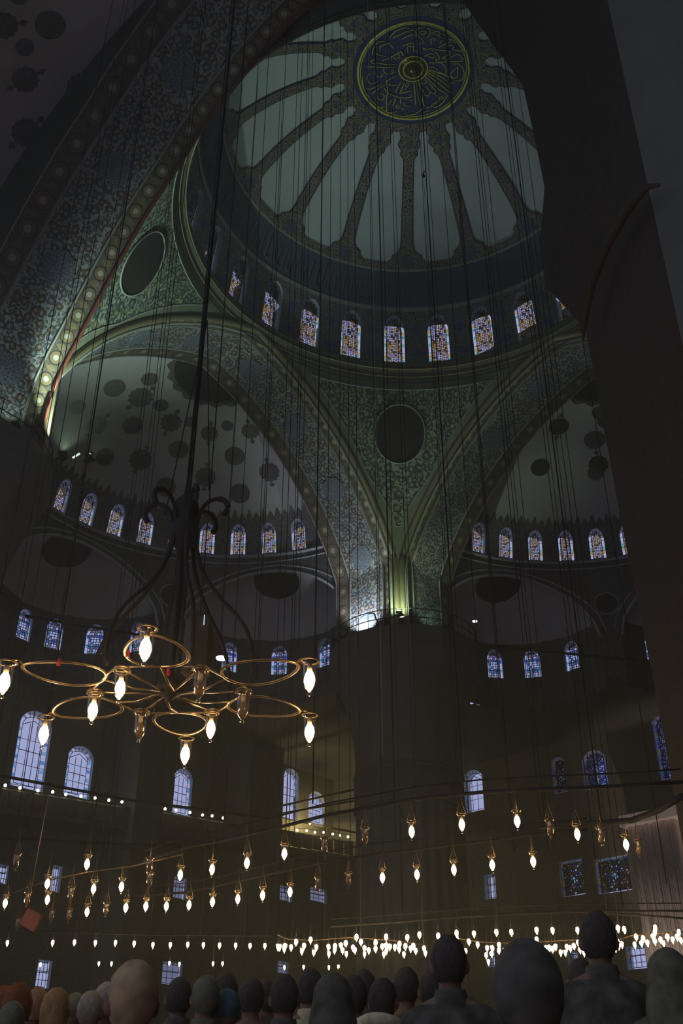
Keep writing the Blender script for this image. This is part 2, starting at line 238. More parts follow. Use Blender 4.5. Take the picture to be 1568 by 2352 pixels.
def chain(name,ground,ring,fill,line,period=1.0,width=.85):
    """border band: a chain of roundels between two edge lines; v runs 0..width"""
    t=NT(name); u,v=sep(t,t.uv())
    fu=t.math('SUBTRACT',t.math('FRACT',t.math('DIVIDE',u,period)),.5)
    x=t.math('MULTIPLY',fu,period); y=t.math('SUBTRACT',v,width/2)
    d=t.math('SQRT',t.math('ADD',t.math('MULTIPLY',x,x),t.math('MULTIPLY',y,y)))
    fu2=t.math('SUBTRACT',t.math('FRACT',t.math('ADD',t.math('DIVIDE',u,period),.5)),.5)
    x2=t.math('MULTIPLY',fu2,period); d2=t.math('ADD',t.math('ABSOLUTE',x2),t.math('MULTIPLY',t.math('ABSOLUTE',y),.6))
    nz=t.n('TexNoise',Scale=9.0,Detail=3.0,Vector=t.uv()).outputs[0]
    c=t.mix(t.math('GREATER_THAN',nz,.52),ground,tuple(v*.55 for v in ground))
    c=t.mix(t.math('LESS_THAN',d2,.16),c,fill)
    c=t.mix(t.math('LESS_THAN',d,width*.34),c,fill); c=t.mix(t.math('COMPARE',d,width*.34,.03),c,ring)
    c=t.mix(t.math('LESS_THAN',d,width*.14),c,line)
    ed=t.math('LESS_THAN',t.math('MINIMUM',v,t.math('SUBTRACT',width,v)),.07)
    c=t.mix(ed,c,line); return t.surf(c,.75)
def arabesque(name,base,line,acc,scale=1.0,thick=.07):
    """interlaced tendrils in a pale line over a dark base, little coloured blossoms"""
    t=NT(name); uv=t.uv()
    wv=t.n('TexNoise',Scale=1.7*scale,Detail=1.0,Vector=uv).outputs['Color']
    mp=t.n('VectorMath',{'operation':'MULTIPLY_ADD'},i0=wv,i1=(.6/scale,.6/scale,0),i2=uv).outputs[0]
    e1=t.n('TexVoronoi',{'voronoi_dimensions':'2D','feature':'DISTANCE_TO_EDGE'},Vector=mp,Scale=2.6*scale,Randomness=.6).outputs[0]
    v=t.n('TexVoronoi',{'voronoi_dimensions':'2D'},Vector=mp,Scale=2.6*scale,Randomness=.6)
    d=v.outputs['Distance']
    m=t.math('LESS_THAN',e1,thick); ring=t.math('COMPARE',d,.3,.05)
    c=t.mix(m,base,line); c=t.mix(ring,c,line)
    rx,ry=sep(t,v.outputs['Color'])
    b=t.math('MULTIPLY',t.math('LESS_THAN',d,.2),t.math('GREATER_THAN',rx,.45)); c=t.mix(b,c,acc)
    return t.surf(c,.75)
def glass_mosaic(name,pal,scale=8.0,lead=.1,rand=.35):
    """stained glass: coloured panes between dark cames; daylight passes through"""
    t=NT(name); uv=t.uv()
    v=t.n('TexVoronoi',{'voronoi_dimensions':'2D'},Vector=uv,Scale=scale,Randomness=rand)
    e=t.n('TexVoronoi',{'voronoi_dimensions':'2D','feature':'DISTANCE_TO_EDGE'},Vector=uv,Scale=scale,Randomness=rand).outputs[0]
    rx,ry=sep(t,v.outputs['Color'])
    n=len(pal); c=t.ramp(rx,[(i/n,p) for i,p in enumerate(pal)],'CONSTANT')
    tr=t.n('BsdfTransparent',Color=c); df=t.n('BsdfDiffuse',Color=(.02,.02,.02,1))
    gl=t.n('BsdfDiffuse',Color=c); g=t.n('MixShader',i0=.06,i1=tr.outputs[0],i2=gl.outputs[0])
    mx=t.n('MixShader',i0=t.math('LESS_THAN',e,lead),i1=g.outputs[0],i2=df.outputs[0])
    t.t.links.new(mx.outputs[0],t.out.inputs[0]); return t.m
def glass_plain(name,col,gl=.05):
    t=NT(name); tr=t.n('BsdfTransparent',Color=(*col,1)); g=t.n('BsdfDiffuse',Color=(*col,1))
    t.t.links.new(t.n('MixShader',i0=gl,i1=tr.outputs[0],i2=g.outputs[0]).outputs[0],t.out.inputs[0]); return t.m
def emitter(name,col,s):
    t=NT(name); t.t.links.new(t.n('Emission',Color=(*col,1),Strength=s).outputs[0],t.out.inputs[0]); return t.m
K={}
K['plaster']=plain('pale_plaster',(.36,.37,.36),.85)
K['domeplaster']=plain('dome_plaster',(.52,.57,.56),.85,var=.05,scale=.4)
K['rib']=arabesque('dome_rib_arabesque',(.055,.04,.025),(.30,.27,.20),(.08,.10,.22),1.5,.085)
K['drum']=arabesque('drum_arabesque',(.065,.06,.058),(.33,.31,.28),(.09,.11,.33),1.7,.075)
K['navy']=plain('navy_band',(.075,.095,.135),.8,var=.2)
K['bandletter']=plain('faint_gold_lettering',(.12,.13,.12),.7)
K['soffit']=floral('soffit_flowers',(.33,.34,.32),(.10,.115,.11),(.16,.10,.07),(.10,.12,.15),1.15,dens=.35)
K['border']=chain('soffit_border',(.14,.12,.09),(.05,.04,.03),(.20,.16,.08),(.42,.40,.34),1.0,.85)
K['border2']=chain('soffit_outer_border',(.13,.11,.09),(.05,.04,.03),(.15,.12,.07),(.34,.32,.28),1.3,1.13)
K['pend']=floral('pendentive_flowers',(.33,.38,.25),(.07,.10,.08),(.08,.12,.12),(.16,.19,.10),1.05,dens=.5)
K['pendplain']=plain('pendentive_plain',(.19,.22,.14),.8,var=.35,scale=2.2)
K['gold']=plain('gilt_moulding',(.27,.24,.13),.45,.3,var=.3,scale=6)
K['cornice']=plain('cornice_stone',(.14,.14,.09),.7,var=.4,scale=5)
K['line']=plain('pale_line',(.30,.33,.28),.7)
K['roundel']=plain('dark_roundel',(.028,.026,.022),.7,var=.25,scale=1.5)
K['medal']=arabesque('painted_medallion',(.075,.072,.075),(.26,.25,.24),(.08,.06,.07),2.6,.08)
K['medalb']=arabesque('blue_medallion',(.10,.13,.17),(.26,.28,.3),(.10,.08,.08),2.6,.08)
K['semi']=plain('semidome_plaster',(.60,.62,.60),.85,var=.06,scale=.5)
K['spand']=arabesque('spandrel_arabesque',(.07,.07,.075),(.20,.20,.20),(.10,.12,.2),1.6,.07)
K['wall']=arabesque('tile_wall',(.15,.145,.11),(.21,.20,.16),(.12,.13,.14),1.1,.05)
K['stone']=plain('grey_marble',(.15,.15,.12),.6,var=.25,scale=1.2)
K['lightstone']=plain('pale_marble',(.80,.72,.66),.5,var=.2,scale=1.5)
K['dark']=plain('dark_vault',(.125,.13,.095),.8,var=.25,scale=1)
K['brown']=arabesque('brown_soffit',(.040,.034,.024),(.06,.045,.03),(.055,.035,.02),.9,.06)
K['carpet']=plain('red_carpet',(.25,.05,.04),.95)
K['brass']=plain('brass',(.26,.18,.09),.38,.8,var=.1,scale=10)
K['iron']=plain('dark_iron',(.022,.02,.018),.8,.1,var=.2,scale=8)
K['wire']=plain('black_wire',(.012,.012,.012),.7)
K['lead']=plain('lead_came',(.02,.02,.02),.8)
K['reveal']=plain('window_reveal',(.52,.54,.58),.85)
K['redtag']=plain('red_clip',(.5,.03,.02),.6)
K['navygold']=plain('medallion_navy',(.035,.05,.13),.7,var=.25,scale=2)
K['goldleaf']=plain('gold_leaf',(.75,.65,.16),.4,.25,var=.15,scale=5)
K['g_w']=glass_plain('clear_glass',(.86,.88,.92)); K['g_g']=glass_plain('green_glass',(.25,.7,.5)); K['g_a']=glass_plain('amber_glass',(.85,.6,.12)); K['g_b']=glass_plain('blue_glass',(.15,.42,.72)); K['g_db']=glass_plain('deep_blue_glass',(.1,.15,.7)); K['g_t']=glass_plain('teal_glass',(.3,.65,.72)); K['g_dim']=glass_plain('dim_glass',(.30,.32,.36))
K['mos1']=glass_mosaic('mosaic_amber_white',[(.82,.84,.9),(.85,.52,.06),(.8,.5,.55),(.78,.8,.88),(.8,.45,.06),(.12,.10,.06)],9.0,.13)
K['mos2']=glass_mosaic('mosaic_green_blue',[(.75,.85,.95),(.2,.5,.45),(.12,.25,.6),(.8,.85,.95),(.15,.35,.3),(.5,.2,.25)],6.5,.12)
K['mos3']=glass_mosaic('mosaic_violet_blue',[(.7,.6,.8),(.08,.12,.5),(.1,.3,.45),(.05,.06,.25),(.04,.05,.12),(.5,.4,.6)],8.0,.13)
K['mos4']=glass_mosaic('mosaic_teal_dots',[(.28,.6,.62),(.02,.03,.03),(.04,.05,.25),(.02,.03,.03),(.35,.2,.03),(.02,.02,.03)],6.0,.2,.8)
def lampglass():
    t=NT('lamp_glass'); g=t.n('BsdfGlossy',Color=(1,.9,.75,1),Roughness=.08); tr=t.n('BsdfTransparent',Color=(.93,.88,.8,1))
    lw=t.n('LayerWeight',Blend=.35).outputs['Facing']
    t.t.links.new(t.n('MixShader',i0=t.math('MULTIPLY',lw,.85),i1=tr.outputs[0],i2=g.outputs[0]).outputs[0],t.out.inputs[0]); return t.m
K['lampglass']=lampglass()
K['bulb']=emitter('lit_bulb',(1.0,.72,.40),BULB)
K['bulbfar']=emitter('lit_bulb_far',(1.0,.74,.42),BULBF)
K['bulboff']=glass_plain('unlit_bulb',(.7,.6,.42),.15)
K['socket']=plain('lamp_socket',(.55,.45,.3),.5)
# ---------------- surfaces ----------------
def aw(z):
    h=z-ZS; return max(0.0,-Q0+math.sqrt(max(0,(HA+Q0)**2-h*h)))
ZTOP=ZS+math.sqrt((HA+Q0)**2-Q0**2)
ZP=25.3
def arch_pts(n=72,lim=A-.32,z0=ZP):
    """(lateral, z) from the left foot over the apex to the right foot"""
    R=HA+Q0; th1=math.acos(Q0/R); th0=math.asin(max(-1,(z0-ZS)/R)); L=[]
    for i in range(n+1):
        th=th0+(th1-th0)*i/n; L.append((min(lim,-Q0+R*math.cos(th)),ZS+R*math.sin(th)))
    return [(-a,b) for a,b in L]+[(a,b) for a,b in L[::-1][1:]]
def side(s):
    """frame of one side of the square: (outward axis, lateral axis)"""
    return {'W':((-1,0),(0,1)),'N':((0,1),(1,0)),'S':((0,-1),(1,0)),'E':((1,0),(0,1))}[s]
def sp(s,u,v,z):
    o,l=side(s); return (o[0]*u+l[0]*v,o[1]*u+l[1]*v,z)
def arclen(L):
    s=[0]
    for a,b in zip(L[:-1],L[1:]): s.append(s[-1]+math.dist(a,b))
    return s
WN=[0]
def window(S,uc,hw,vs,vt,apex,mos,border,depth=1.4,dp=.3,lab='',q=.25,bars=True,revmat=None,wide=.16,clear=False,rect=False,splay=1.9):
    """arched window in the surface S(u,v,d): reveal, panes, glass border, cames"""
    WN[0]+=1
    root=link('window_%d'%WN[0],None,None,lab,None,None,'structure',S(uc,vs,0)); base=Vector(root.location)
    loc=lambda V:[tuple(Vector(v)-base) for v in V]
    def top(u,h=hw,cv=0):
        t=min(1,abs(u-uc)/h); 
        return vt+(apex-vt)*(1-t**2.0)**.62 if not rect else apex
    n=12; us=[uc-hw+2*hw*i/n for i in range(n+1)]
    # reveal: round the outline, outward through the wall
    ol=[(uc-hw,vs)]+[(u,top(u)-0) for u in us]+[(uc+hw,vs)]
    if not rect: ol[1]=(uc-hw,vt); ol[-2]=(uc+hw,vt)
    V=[];F=[]
    for (u,v) in ol: V+= [S(uc+(u-uc)*1.0,v,-.02),S(u,v,dp),S(uc+(u-uc)*splay,v,depth)]
    m=len(ol)
    for i in range(m):
        j=(i+1)%m
        for k in (0,1): F.append((i*3+k,j*3+k,j*3+k+1,i*3+k+1))
    link('reveal',newmesh('reveal',loc(V),F,None,[revmat or K['reveal']],smooth=False),root)
    # inner glass field
    hi=hw-wide; V=[];F=[];UV=[]
    us2=[uc-hi+2*hi*i/n for i in range(n+1)]; v0=vs+wide*.8
    tp=lambda u: (vt+(apex-wide-vt)*(1-min(1,abs(u-uc)/hi)**2.0)**.62) if not rect else apex-wide
    for u in us2: V+=[S(u,v0,dp),S(u,tp(u),dp)]; UV+=[(u-uc,v0-vs),(u-uc,tp(u)-vs)]
    for i in range(n): F.append((2*i,2*i+2,2*i+3,2*i+1))
    link('glass_field',newmesh('glass_field',loc(V),F,UV,[mos],smooth=False),root)
    # border pieces: straight sides, sill row and round the head
    b=MB(); gap=.018
    def quad(p,mi): b.add(loc([S(u,v,dp-.004) for u,v in p]),[(0,1,2,3)],mi)
    H=vt-v0; npc=max(4,int(H/.26)); 
    seq=border
    for sgn in(-1,1):
        ua,ub=uc+sgn*hi,uc+sgn*(hw-.02)
        z=v0
        for k in range(npc):
            h=H/npc; ci=seq[(k)%len(seq)]
            quad([(ua,z+gap),(ub,z+gap),(ub,z+h-gap),(ua,z+h-gap)],ci); z+=h
    ns=max(2,int(2*hi/.32))
    for k in range(ns):
        a0=uc-hi+2*hi*k/ns+gap; a1=uc-hi+2*hi*(k+1)/ns-gap; quad([(a0,vs+.02),(a1,vs+.02),(a1,v0-gap),(a0,v0-gap)],0)
    quad([(uc-hw+.02,vs+.02),(uc-hi-gap,vs+.02),(uc-hi-gap,v0-gap),(uc-hw+.02,v0-gap)],1); quad([(uc+hi+gap,vs+.02),(uc+hw-.02,vs+.02),(uc+hw-.02,v0-gap),(uc+hi+gap,v0-gap)],1)
    if not rect:
        for i in range(n):
            u,u2=us[i],us[i+1]; x,x2=us2[i],us2[i+1]; g2=(u2-u)*.1
            quad([(x+g2,tp(x)+.01),(x2-g2,tp(x2)+.01),(u2-g2,top(u2)-.02),(u+g2,top(u)-.02)],5 if i%2 else 0)
    else:
        for k in range(ns):
            a0=uc-hi+2*hi*k/ns+gap; a1=uc-hi+2*hi*(k+1)/ns-gap; quad([(a0,apex-wide+gap),(a1,apex-wide+gap),(a1,apex-.02),(a0,apex-.02)],(0,1,3)[k%3])
    link('glass_border',b.mesh('glass_border',[K['g_w'],K['g_g'],K['g_a'],K['g_b'],K['g_t'],K['g_dim'],K['g_db']],False),root)
    # plaster came between field and border (backs the border gaps)
    cb=MB(); t_=.02
    for sgn in(-1,1):
        cb.tube(loc([S(uc+sgn*hi,v0,dp-.01),S(uc+sgn*hi,vt,dp-.01)]),t_,4)
    cb.tube(loc([S(uc-hi,v0,dp-.01),S(uc+hi,v0,dp-.01)]),t_,4)
    cb.tube(loc([S(u,tp(u),dp-.01) for u in us2]),t_,4)
    if bars:
        for fr in (.3,.62):
            v=vs+(apex-vs)*fr; cb.tube(loc([S(uc-hw,v,dp-.05),S(uc+hw,v,dp-.05)]),.016,4)
    if clear:
        for fr in (-.33,.33): cb.tube(loc([S(uc+hi*fr,v0,dp-.01),S(uc+hi*fr,vt,dp-.01)]),.022,4)
        cb.tube(loc([S(uc-hi,v0+(vt-v0)*.55,dp-.01),S(uc+hi,v0+(vt-v0)*.55,dp-.01)]),.022,4)
        cb.tube(loc([S(uc-hi,vt-.1,dp-.01),S(uc,vt+.25,dp-.01),S(uc+hi,vt-.1,dp-.01)]),.022,4)
    link('came',cb.mesh('came',[K['lead']],False),root)
    return root,top
def holed(name,S,u0,u1,v0,v1,holes,mat,nf=3,n1=2,n2=3,n3=3,kind='structure',label=None,parent=None,closed=False):
    """surface S(u,v,0) with arched openings: holes=(uc,hw,vs,vt,top fn); one common set of levels"""
    vs,vt=(holes[0][2],holes[0][3]) if holes else (v0,v1)
    if not holes: vs,vt=v0+(v1-v0)/3,v0+(v1-v0)*2/3
    cols=[]; u=u0
    for h in holes:
        a,b=h[0]-h[1],h[0]+h[1]
        if a>u+1e-6:
            for i in range(nf): cols.append((u+(a-u)*i/nf,u+(a-u)*(i+1)/nf,None))
        for i in range(12): cols.append((a+(b-a)*i/12,a+(b-a)*(i+1)/12,h))
        u=b
    if u1>u+1e-6:
        k=max(nf,int((u1-u)/.8)) if not holes else nf
        for i in range(k): cols.append((u+(u1-u)*i/k,u+(u1-u)*(i+1)/k,None))
    m=MB()
    lin=lambda a,b,n:[a+(b-a)*i/n for i in range(n+1)]
    def strip(ua,ub,La,Lb):
        V=[];UV=[]
        for x,y in zip(La,Lb): V+=[S(ua,x,0),S(ub,y,0)]; UV+=[(ua,x),(ub,y)]
        m.add(V,[(2*i,2*i+1,2*i+3,2*i+2) for i in range(len(La)-1)],0,UV)
    for ua,ub,h in cols:
        if h is None:
            L=lin(v0,vs,n1)+lin(vs,vt,n2)[1:]+lin(vt,v1,n3)[1:]; strip(ua,ub,L,L)
        else:
            if vs>v0+1e-6: strip(ua,ub,lin(v0,vs,n1),lin(v0,vs,n1))
            strip(ua,ub,lin(h[4](ua),v1,n3),lin(h[4](ub),v1,n3))
    return link(name,m.mesh(name,[mat]),parent,label,None,None,kind if parent is None else None)
# ---------------- main dome ----------------
def SD(u,v,d,k=1.0):
    th=u/RD; e=v/11.5; r=(RD*k+d)*math.cos(e); return (r*math.cos(th),r*math.sin(th),ZB+(HD*k+d)*math.sin(e))
dph=2*math.pi/28; ph0=D['phi0']+3*math.pi/4; wins=[]
def wtop(uc,hw,vt,apex): return lambda u: vt+(apex-vt)*(1-min(1,abs(u-uc)/hw)**2)**.62
base_u=(ph0-14*dph)*RD; VE1=E1*11.5; VE2=E2*11.5
for i in range(28):
    uc=base_u+(i)*dph*RD; wins.append((uc,.62,.12,2.7,wtop(uc,.62,2.7,3.6)))
holed('ceiling',SD,base_u-dph*RD/2,base_u+(27.5)*dph*RD,-.05,VE1,wins,K['drum'],label='tile-patterned drum of the main dome pierced by arched windows')
vis=[k for k in range(28)]
for i in vis:
    uc=wins[i][0]; side_=i-14
    window(SD,uc,.62,.12,2.7,3.6,K['mos1'],[0,1,2,0,0,1],1.55,.26,'arched stained glass window in the drum of the main dome',splay=2.6)
# blue cartouches between the windows
drum=COL.objects['ceiling']
for i in range(28):
    uc=wins[i][0]+dph*RD/2; m=MB()
    for (vc,ra,rb) in ((1.0,.42,.30),(2.6,.26,.36)):
        V=[SD(uc,vc,-.03)]+[SD(uc+ra*math.cos(a)*(1+.12*math.cos(6*a)),vc+rb*math.sin(a)*(1+.12*math.cos(6*a)),-.03) for a in np.linspace(0,2*math.pi,25)[:-1]]
        m.add(V,[(0,1+k,1+(k+1)%24) for k in range(24)],0,[(uc+ra*math.cos(a),vc+rb*math.sin(a)) for a in [0]+list(np.linspace(0,2*math.pi,25)[:-1])])
    if i==0: cmat=arabesque('cartouche_blue',(.05,.06,.28),(.16,.17,.3),(.12,.12,.1),4.0,.08)
    link('blue_cartouche',m.mesh('bc',[cmat],False),drum)
# inscription band and upper shell
def DP(th,e,k=.996):
    e=WP_(th,e); return (RD*k*math.cos(e)*math.cos(th),RD*k*math.cos(e)*math.sin(th),ZB+HD*k*math.sin(e))
def WP_(th,e):
    # the painted foot of the dome sits a little lower on the side nearest the viewer
    w=max(0.0,math.cos(th+math.pi/4-.25)); g=max(0,(e-E1)/(E2-E1)) if e<E2 else max(0,(EM-e)/(EM-E2))
    return e-.17*w*w*g
def lathe_e(name,e0,e1,k,mat,n=12,label=None,parent=None,seg=112):
    P=[];UV=[]
    for i in range(n+1):
        e=e0+(e1-e0)*i/n; P.append([DP(2*math.pi*j/seg,e,k) for j in range(seg+1)])
        UV.append([(RD*math.cos(e0)*2*math.pi*j/seg,11.5*(e-e0)) for j in range(seg+1)])
    return link(name,grid(P,UV,name,mat),parent,label,None,None,None if parent else 'structure')
lathe_e('ceiling',E1-.004,E2+.02,1.0,K['navy'],6,'dark blue inscription band round the main dome')
dome=lathe_e('ceiling',E2,math.pi/2-.001,1.0,K['domeplaster'],26,'pale blue-green main dome with sixteen painted ribs and a calligraphic medallion')
lathe_e('trim_1',E1-.01,E1+.012,.993,K['line'],1,'thin pale moulding under the inscription band')
lathe_e('trim_2',E2-.012,E2+.008,.992,K['line'],1,'thin pale moulding above the inscription band')
# lettering strokes of the band (too faint to read in the photo): upright shafts and bowls
lb=MB(); rr=random.Random(3)
for i in range(150):
    th=2*math.pi*i/150+rr.uniform(-.01,.01); a=E1+.045; h=rr.uniform(.08,.13)
    lb.tube([DP(th,a,.993),DP(th+rr.uniform(-.01,.01),a+h,.993)],.035,3)
    if i%2: 
        q=rr.uniform(.02,.035); lb.tube([DP(th+q*math.cos(t)+.02,a+.02+q*.8*math.sin(t),.993) for t in np.linspace(2.6,6.6,7)],.035,3)
bl=link('band_lettering',lb.mesh('band_lettering',[K['bandletter']],False),None,None,None,None,'stuff'); bl['label']='faint lettering round the dark blue band of the main dome'; bl['category']='lettering'
# ribs : half-width (radians of arc length metres) against elevation
EMr=EM-.035
def ribw(t):
    """half width in metres; t = 0 at the band, 1 at the medallion"""
    pts=[(0,1.35),(.012,1.2),(.03,1.04),(.045,1.10),(.065,1.0),(.08,.82),(.09,.86),(.105,.80),(.12,.55),(.14,.42),(.17,.34),(.22,.31),(.5,.27),(.72,.25),(.765,.27),(.785,.42),(.80,.46),(.82,.40),(.84,.52),(.865,.60),(.89,.50),(.91,.44),(.935,.50),(.96,.56),(1,.62)]
    for (a,b),(c,d) in zip(pts[:-1],pts[1:]):
        if t<=c: return b+(d-b)*(t-a)/(c-a)
    return pts[-1][1]
ts=[0,.012,.03,.045,.065,.08,.09,.105,.12,.14,.17,.22]+[.22+.5*i/12 for i in range(1,13)]+[.74,.765,.785,.80,.82,.84,.865,.89,.91,.935,.96,1]
def rib_mesh(name,grow,k,mat,th0):
    P=[];UV=[]
    for t in ts:
        e=E2+(EMr-E2)*t; w_=ribw(t)+grow; row=[];ur=[]
        for j in range(7):
            x=-w_+2*w_*j/6; row.append(DP(th0+x/(RD*math.cos(e)),e,k)); ur.append((x+20,11.5*e))
        P.append(row);UV.append(ur)
    return grid(P,UV,name,mat,smooth=True)
bmat=arabesque('blossom_blue',(.03,.04,.12),(.16,.17,.22),(.2,.15,.06),3.0,.08)
for i in range(16):
    th=math.radians(132.5+22.5*i); r=link('rib',rib_mesh('rib',0,.9915,K['rib'],th),dome); q=link('rib_edge',rib_mesh('rib_edge',.07,.994,K['navygold'],th),r)
    fl=MB()
    for t,rad in ((.055,.42),(.86,.22),(.96,.18)):
        e=E2+(EMr-E2)*t; c=np.array(DP(th,e,.9895)); nrm=c-np.array([0,0,ZB]); nrm/=np.linalg.norm(nrm); X=np.array([-math.sin(th),math.cos(th),0.]); Y=np.cross(nrm,X)
        V=[c]+[c+(X*math.cos(a)+Y*math.sin(a))*rad*(1+.16*math.cos(8*a)) for a in np.linspace(0,2*math.pi,33)[:-1]]
        fl.add(V,[(0,1+i_,1+(i_+1)%32) for i_ in range(32)],0,[(v[1]+v[0],v[2]) for v in V])
    link('blossom',fl.mesh('blossom',[bmat],False),r)
lathe_e('foot_garland',E2-.002,E2+.035,.9905,K['rib'],2,None,dome)
lathe_e('crown_garland',EM-.075,EM-.02,.9905,K['rib'],3,None,dome)
# medallion
med=lathe_e('medallion',EM-.03,math.pi/2-.001,.989,K['navygold'],10,None,dome); RM=RD*math.cos(EM)
mr=MB()
def ringp(rad,z,n=72): return [(rad*math.cos(2*math.pi*i/n),rad*math.sin(2*math.pi*i/n),z) for i in range(n)]
def zc(rad): return ZB+HD*.985*math.sqrt(max(0,1-(rad/(RD*.985))**2))
mr.tube(ringp(RM,zc(RM)),.07,6,0,True); mr.tube(ringp(RM*.955,zc(RM*.955)),.028,5,0,True)
link('gilt_ring',mr.mesh('gilt_ring',[K['goldleaf']]),med)
bo=MB(); bz=zc(.4); bo.lathe([(.78,bz),(.77,bz-.05),(.6,bz-.05),(.52,bz-.1),(.40,bz-.14),(.34,bz-.3),(.2,bz-.42),(.001,bz-.48)],(0,0,0),32)
boss=link('boss',bo.mesh('boss',[plain('dark_bronze',(.10,.09,.03),.3,.6)]),med)
for rad,dz in ((.77,.05),(.52,.11)):
    bo=MB(); bo.tube([(rad*math.cos(a),rad*math.sin(a),bz-dz) for a in np.linspace(0,2*math.pi,49)[:-1]],.04,6,0,True); link('boss_ring',bo.mesh('br',[K['goldleaf']]),boss)
# gold script: strokes traced in medallion units (x right, y up as read from the floor)
SCR="""
470,350 465,290 520,215 600,170 660,155 705,180|500,310 560,280 640,230 720,200 760,200 800,280 860,340 895,385 800,420|780,200 810,170 860,160|910,165 950,190 955,250 925,310|820,225 855,265 890,255 900,225 850,215 820,225|610,335 680,290 740,270 790,285|980,250 1000,215 1050,210 1075,250 1050,270 1010,250|1050,270 1095,300|985,415 965,345 985,320 1025,325 1000,350|1080,400 1110,330|1110,250 1145,265 1145,310|1070,455 1130,400 1210,340|1180,310 1240,325 1275,360|1185,410 1230,400 1260,430 1240,460 1290,465 1360,470|350,480 345,430 400,400 450,380 490,420 520,470|255,530 265,450 300,380 340,345 400,350|300,520 350,550 430,575|320,600 240,620 255,655 330,665 420,690 550,705|190,700 300,715 420,740 545,745|470,600 380,635|485,640 500,590 545,560 600,530|560,610 605,610 570,510|530,600 560,640|600,510 650,570|640,580 620,520|620,440 700,400 760,390 770,440 710,450 690,420|690,450 700,540|770,450 765,500 780,530|810,530 850,480 830,500|880,465 930,490 900,500 885,475|940,480 1000,475 1100,490 1180,485 1215,500 1210,545 1160,570 1130,600|1000,500 1060,540 1095,590 1090,640|905,590 950,560 990,540 1040,570 1025,600 990,605 960,580|960,685 1050,675 1130,660 1210,645|1040,635 1060,620 1070,640 1050,650|1130,610 1165,600 1190,630|1120,670 1170,710 1200,770 1190,830 1100,820 1020,790 975,770|975,745 1030,740 1075,760 1080,800|960,790 1030,820 1130,870 1220,920|950,815 1060,870 1180,950 1270,1010|940,840 1070,930 1180,1010 1285,1085|925,865 1040,970 1130,1050 1230,1100|1270,670 1340,660 1390,700 1420,780 1420,850 1390,890 1330,905|1255,800 1330,700 1340,850 1290,870 1255,850 1255,800|1100,800 1200,850 1300,880|1250,950 1260,980 1250,940 1300,940 1320,900|1230,590 1290,530 1340,530 1380,580 1370,620 1300,635 1230,640|880,950 920,990 970,960 940,910|1000,970 1050,1030 1090,1070 1070,1110 1030,1100 960,1020|920,1060 950,1130 990,1150 1020,1100|850,930 880,1020 920,1180 940,1260 980,1310 1050,1280|825,940 850,1080 880,1210 895,1280|795,940 820,1100 830,1200 845,1280|1140,1150 1180,1140 1190,1170 1160,1180|1085,1120 1150,1170 1100,1230 1040,1270 1090,1295 1130,1280 1190,1220 1235,1130 1230,1100|780,1080 620,1115|780,1120 780,1165 720,1180 620,1165 520,1130 450,1080 420,1020|700,970 740,980 735,1015 700,1020 690,990|720,1030 630,1100 680,960|640,940 600,1030 570,1080 600,1100|575,870 500,900 450,930 450,970 510,995 590,995|460,990 470,1080 455,1200 465,1350 480,1370 560,1365 600,1350|580,1170 540,1290|530,1190 490,1260|500,800 520,780 540,810 510,830 490,820|400,760 420,810 450,835 490,830|290,780 310,840 370,870 400,850 380,820|250,790 200,830 200,880 230,930 270,950 330,930|200,1000 240,1025 310,1000 400,960|430,980 350,1030 260,1090|335,1080 325,1120 360,1180 410,1190 430,1150 420,1110 370,1100|200,1090 250,1135|320,1190 350,1240|345,1290 400,1290 440,1275|150,820 140,900 170,1040|580,1290 610,1270 630,1300 600,1320 585,1295|650,1320 690,1320 670,1350|680,1240 710,1290 780,1285|710,1390 740,1410 830,1400 900,1350 940,1300|640,1170 640,1260|760,1200 790,1220|950,1370 1020,1340"""
sc=MB(); cR=Vector(cm['r']); cF=Vector(cm['f']); X=np.array([cR.x,cR.y])/math.hypot(cR.x,cR.y); Y=-np.array([cF.x,cF.y])/math.hypot(cF.x,cF.y)
# the script is read with its top towards the south-east
for st in SCR.strip().split('|'):
    pts=[]
    for p in st.split():
        a,b=map(float,p.split(',')); x=(a-778)/695*RM; y=-(b-768)/695*RM; q=X*x+Y*y; rad=math.hypot(*q)
        if rad<.8: q=q/rad*.8; rad=.8
        pts.append((q[0],q[1],zc(rad)-.01))
    sc.tube(pts,.03,4)
link('gold_script',sc.mesh('gold_script',[K['goldleaf']]),med)
# ---------------- cornice ring ----------------
co=MB(); co.lathe([(RD+.3,ZB+.05),(RC+.02,ZB+.0),(RC,ZB-.12),(RC+.12,ZB-.2),(RC+.14,ZB-.42),(RC+.06,ZB-.5),(RC+.1,ZB-.58),(RC+.3,ZB-.66),(RC+.34,ZB-.78),(RC+.3,ZB-.84),(RC+.45,ZB-.95),(RC+.45,ZB-1.2)],(0,0,0),144)
cor=link('trim_3',co.mesh('trim_3',[K['cornice']]),None,'moulded stone cornice ring under the main dome',None,None,'structure')
for rad,z,t_ in ((RC+.04,ZB-.5,.045),(RC+.3,ZB-.86,.035),(RC+.33,ZB-.74,.03)):
    g=MB(); g.tube([(rad*math.cos(a),rad*math.sin(a),z) for a in np.linspace(0,2*math.pi,145)[:-1]],t_,5,0,True); link('gilt_bead',g.mesh('gilt_bead',[K['gold']]),cor)
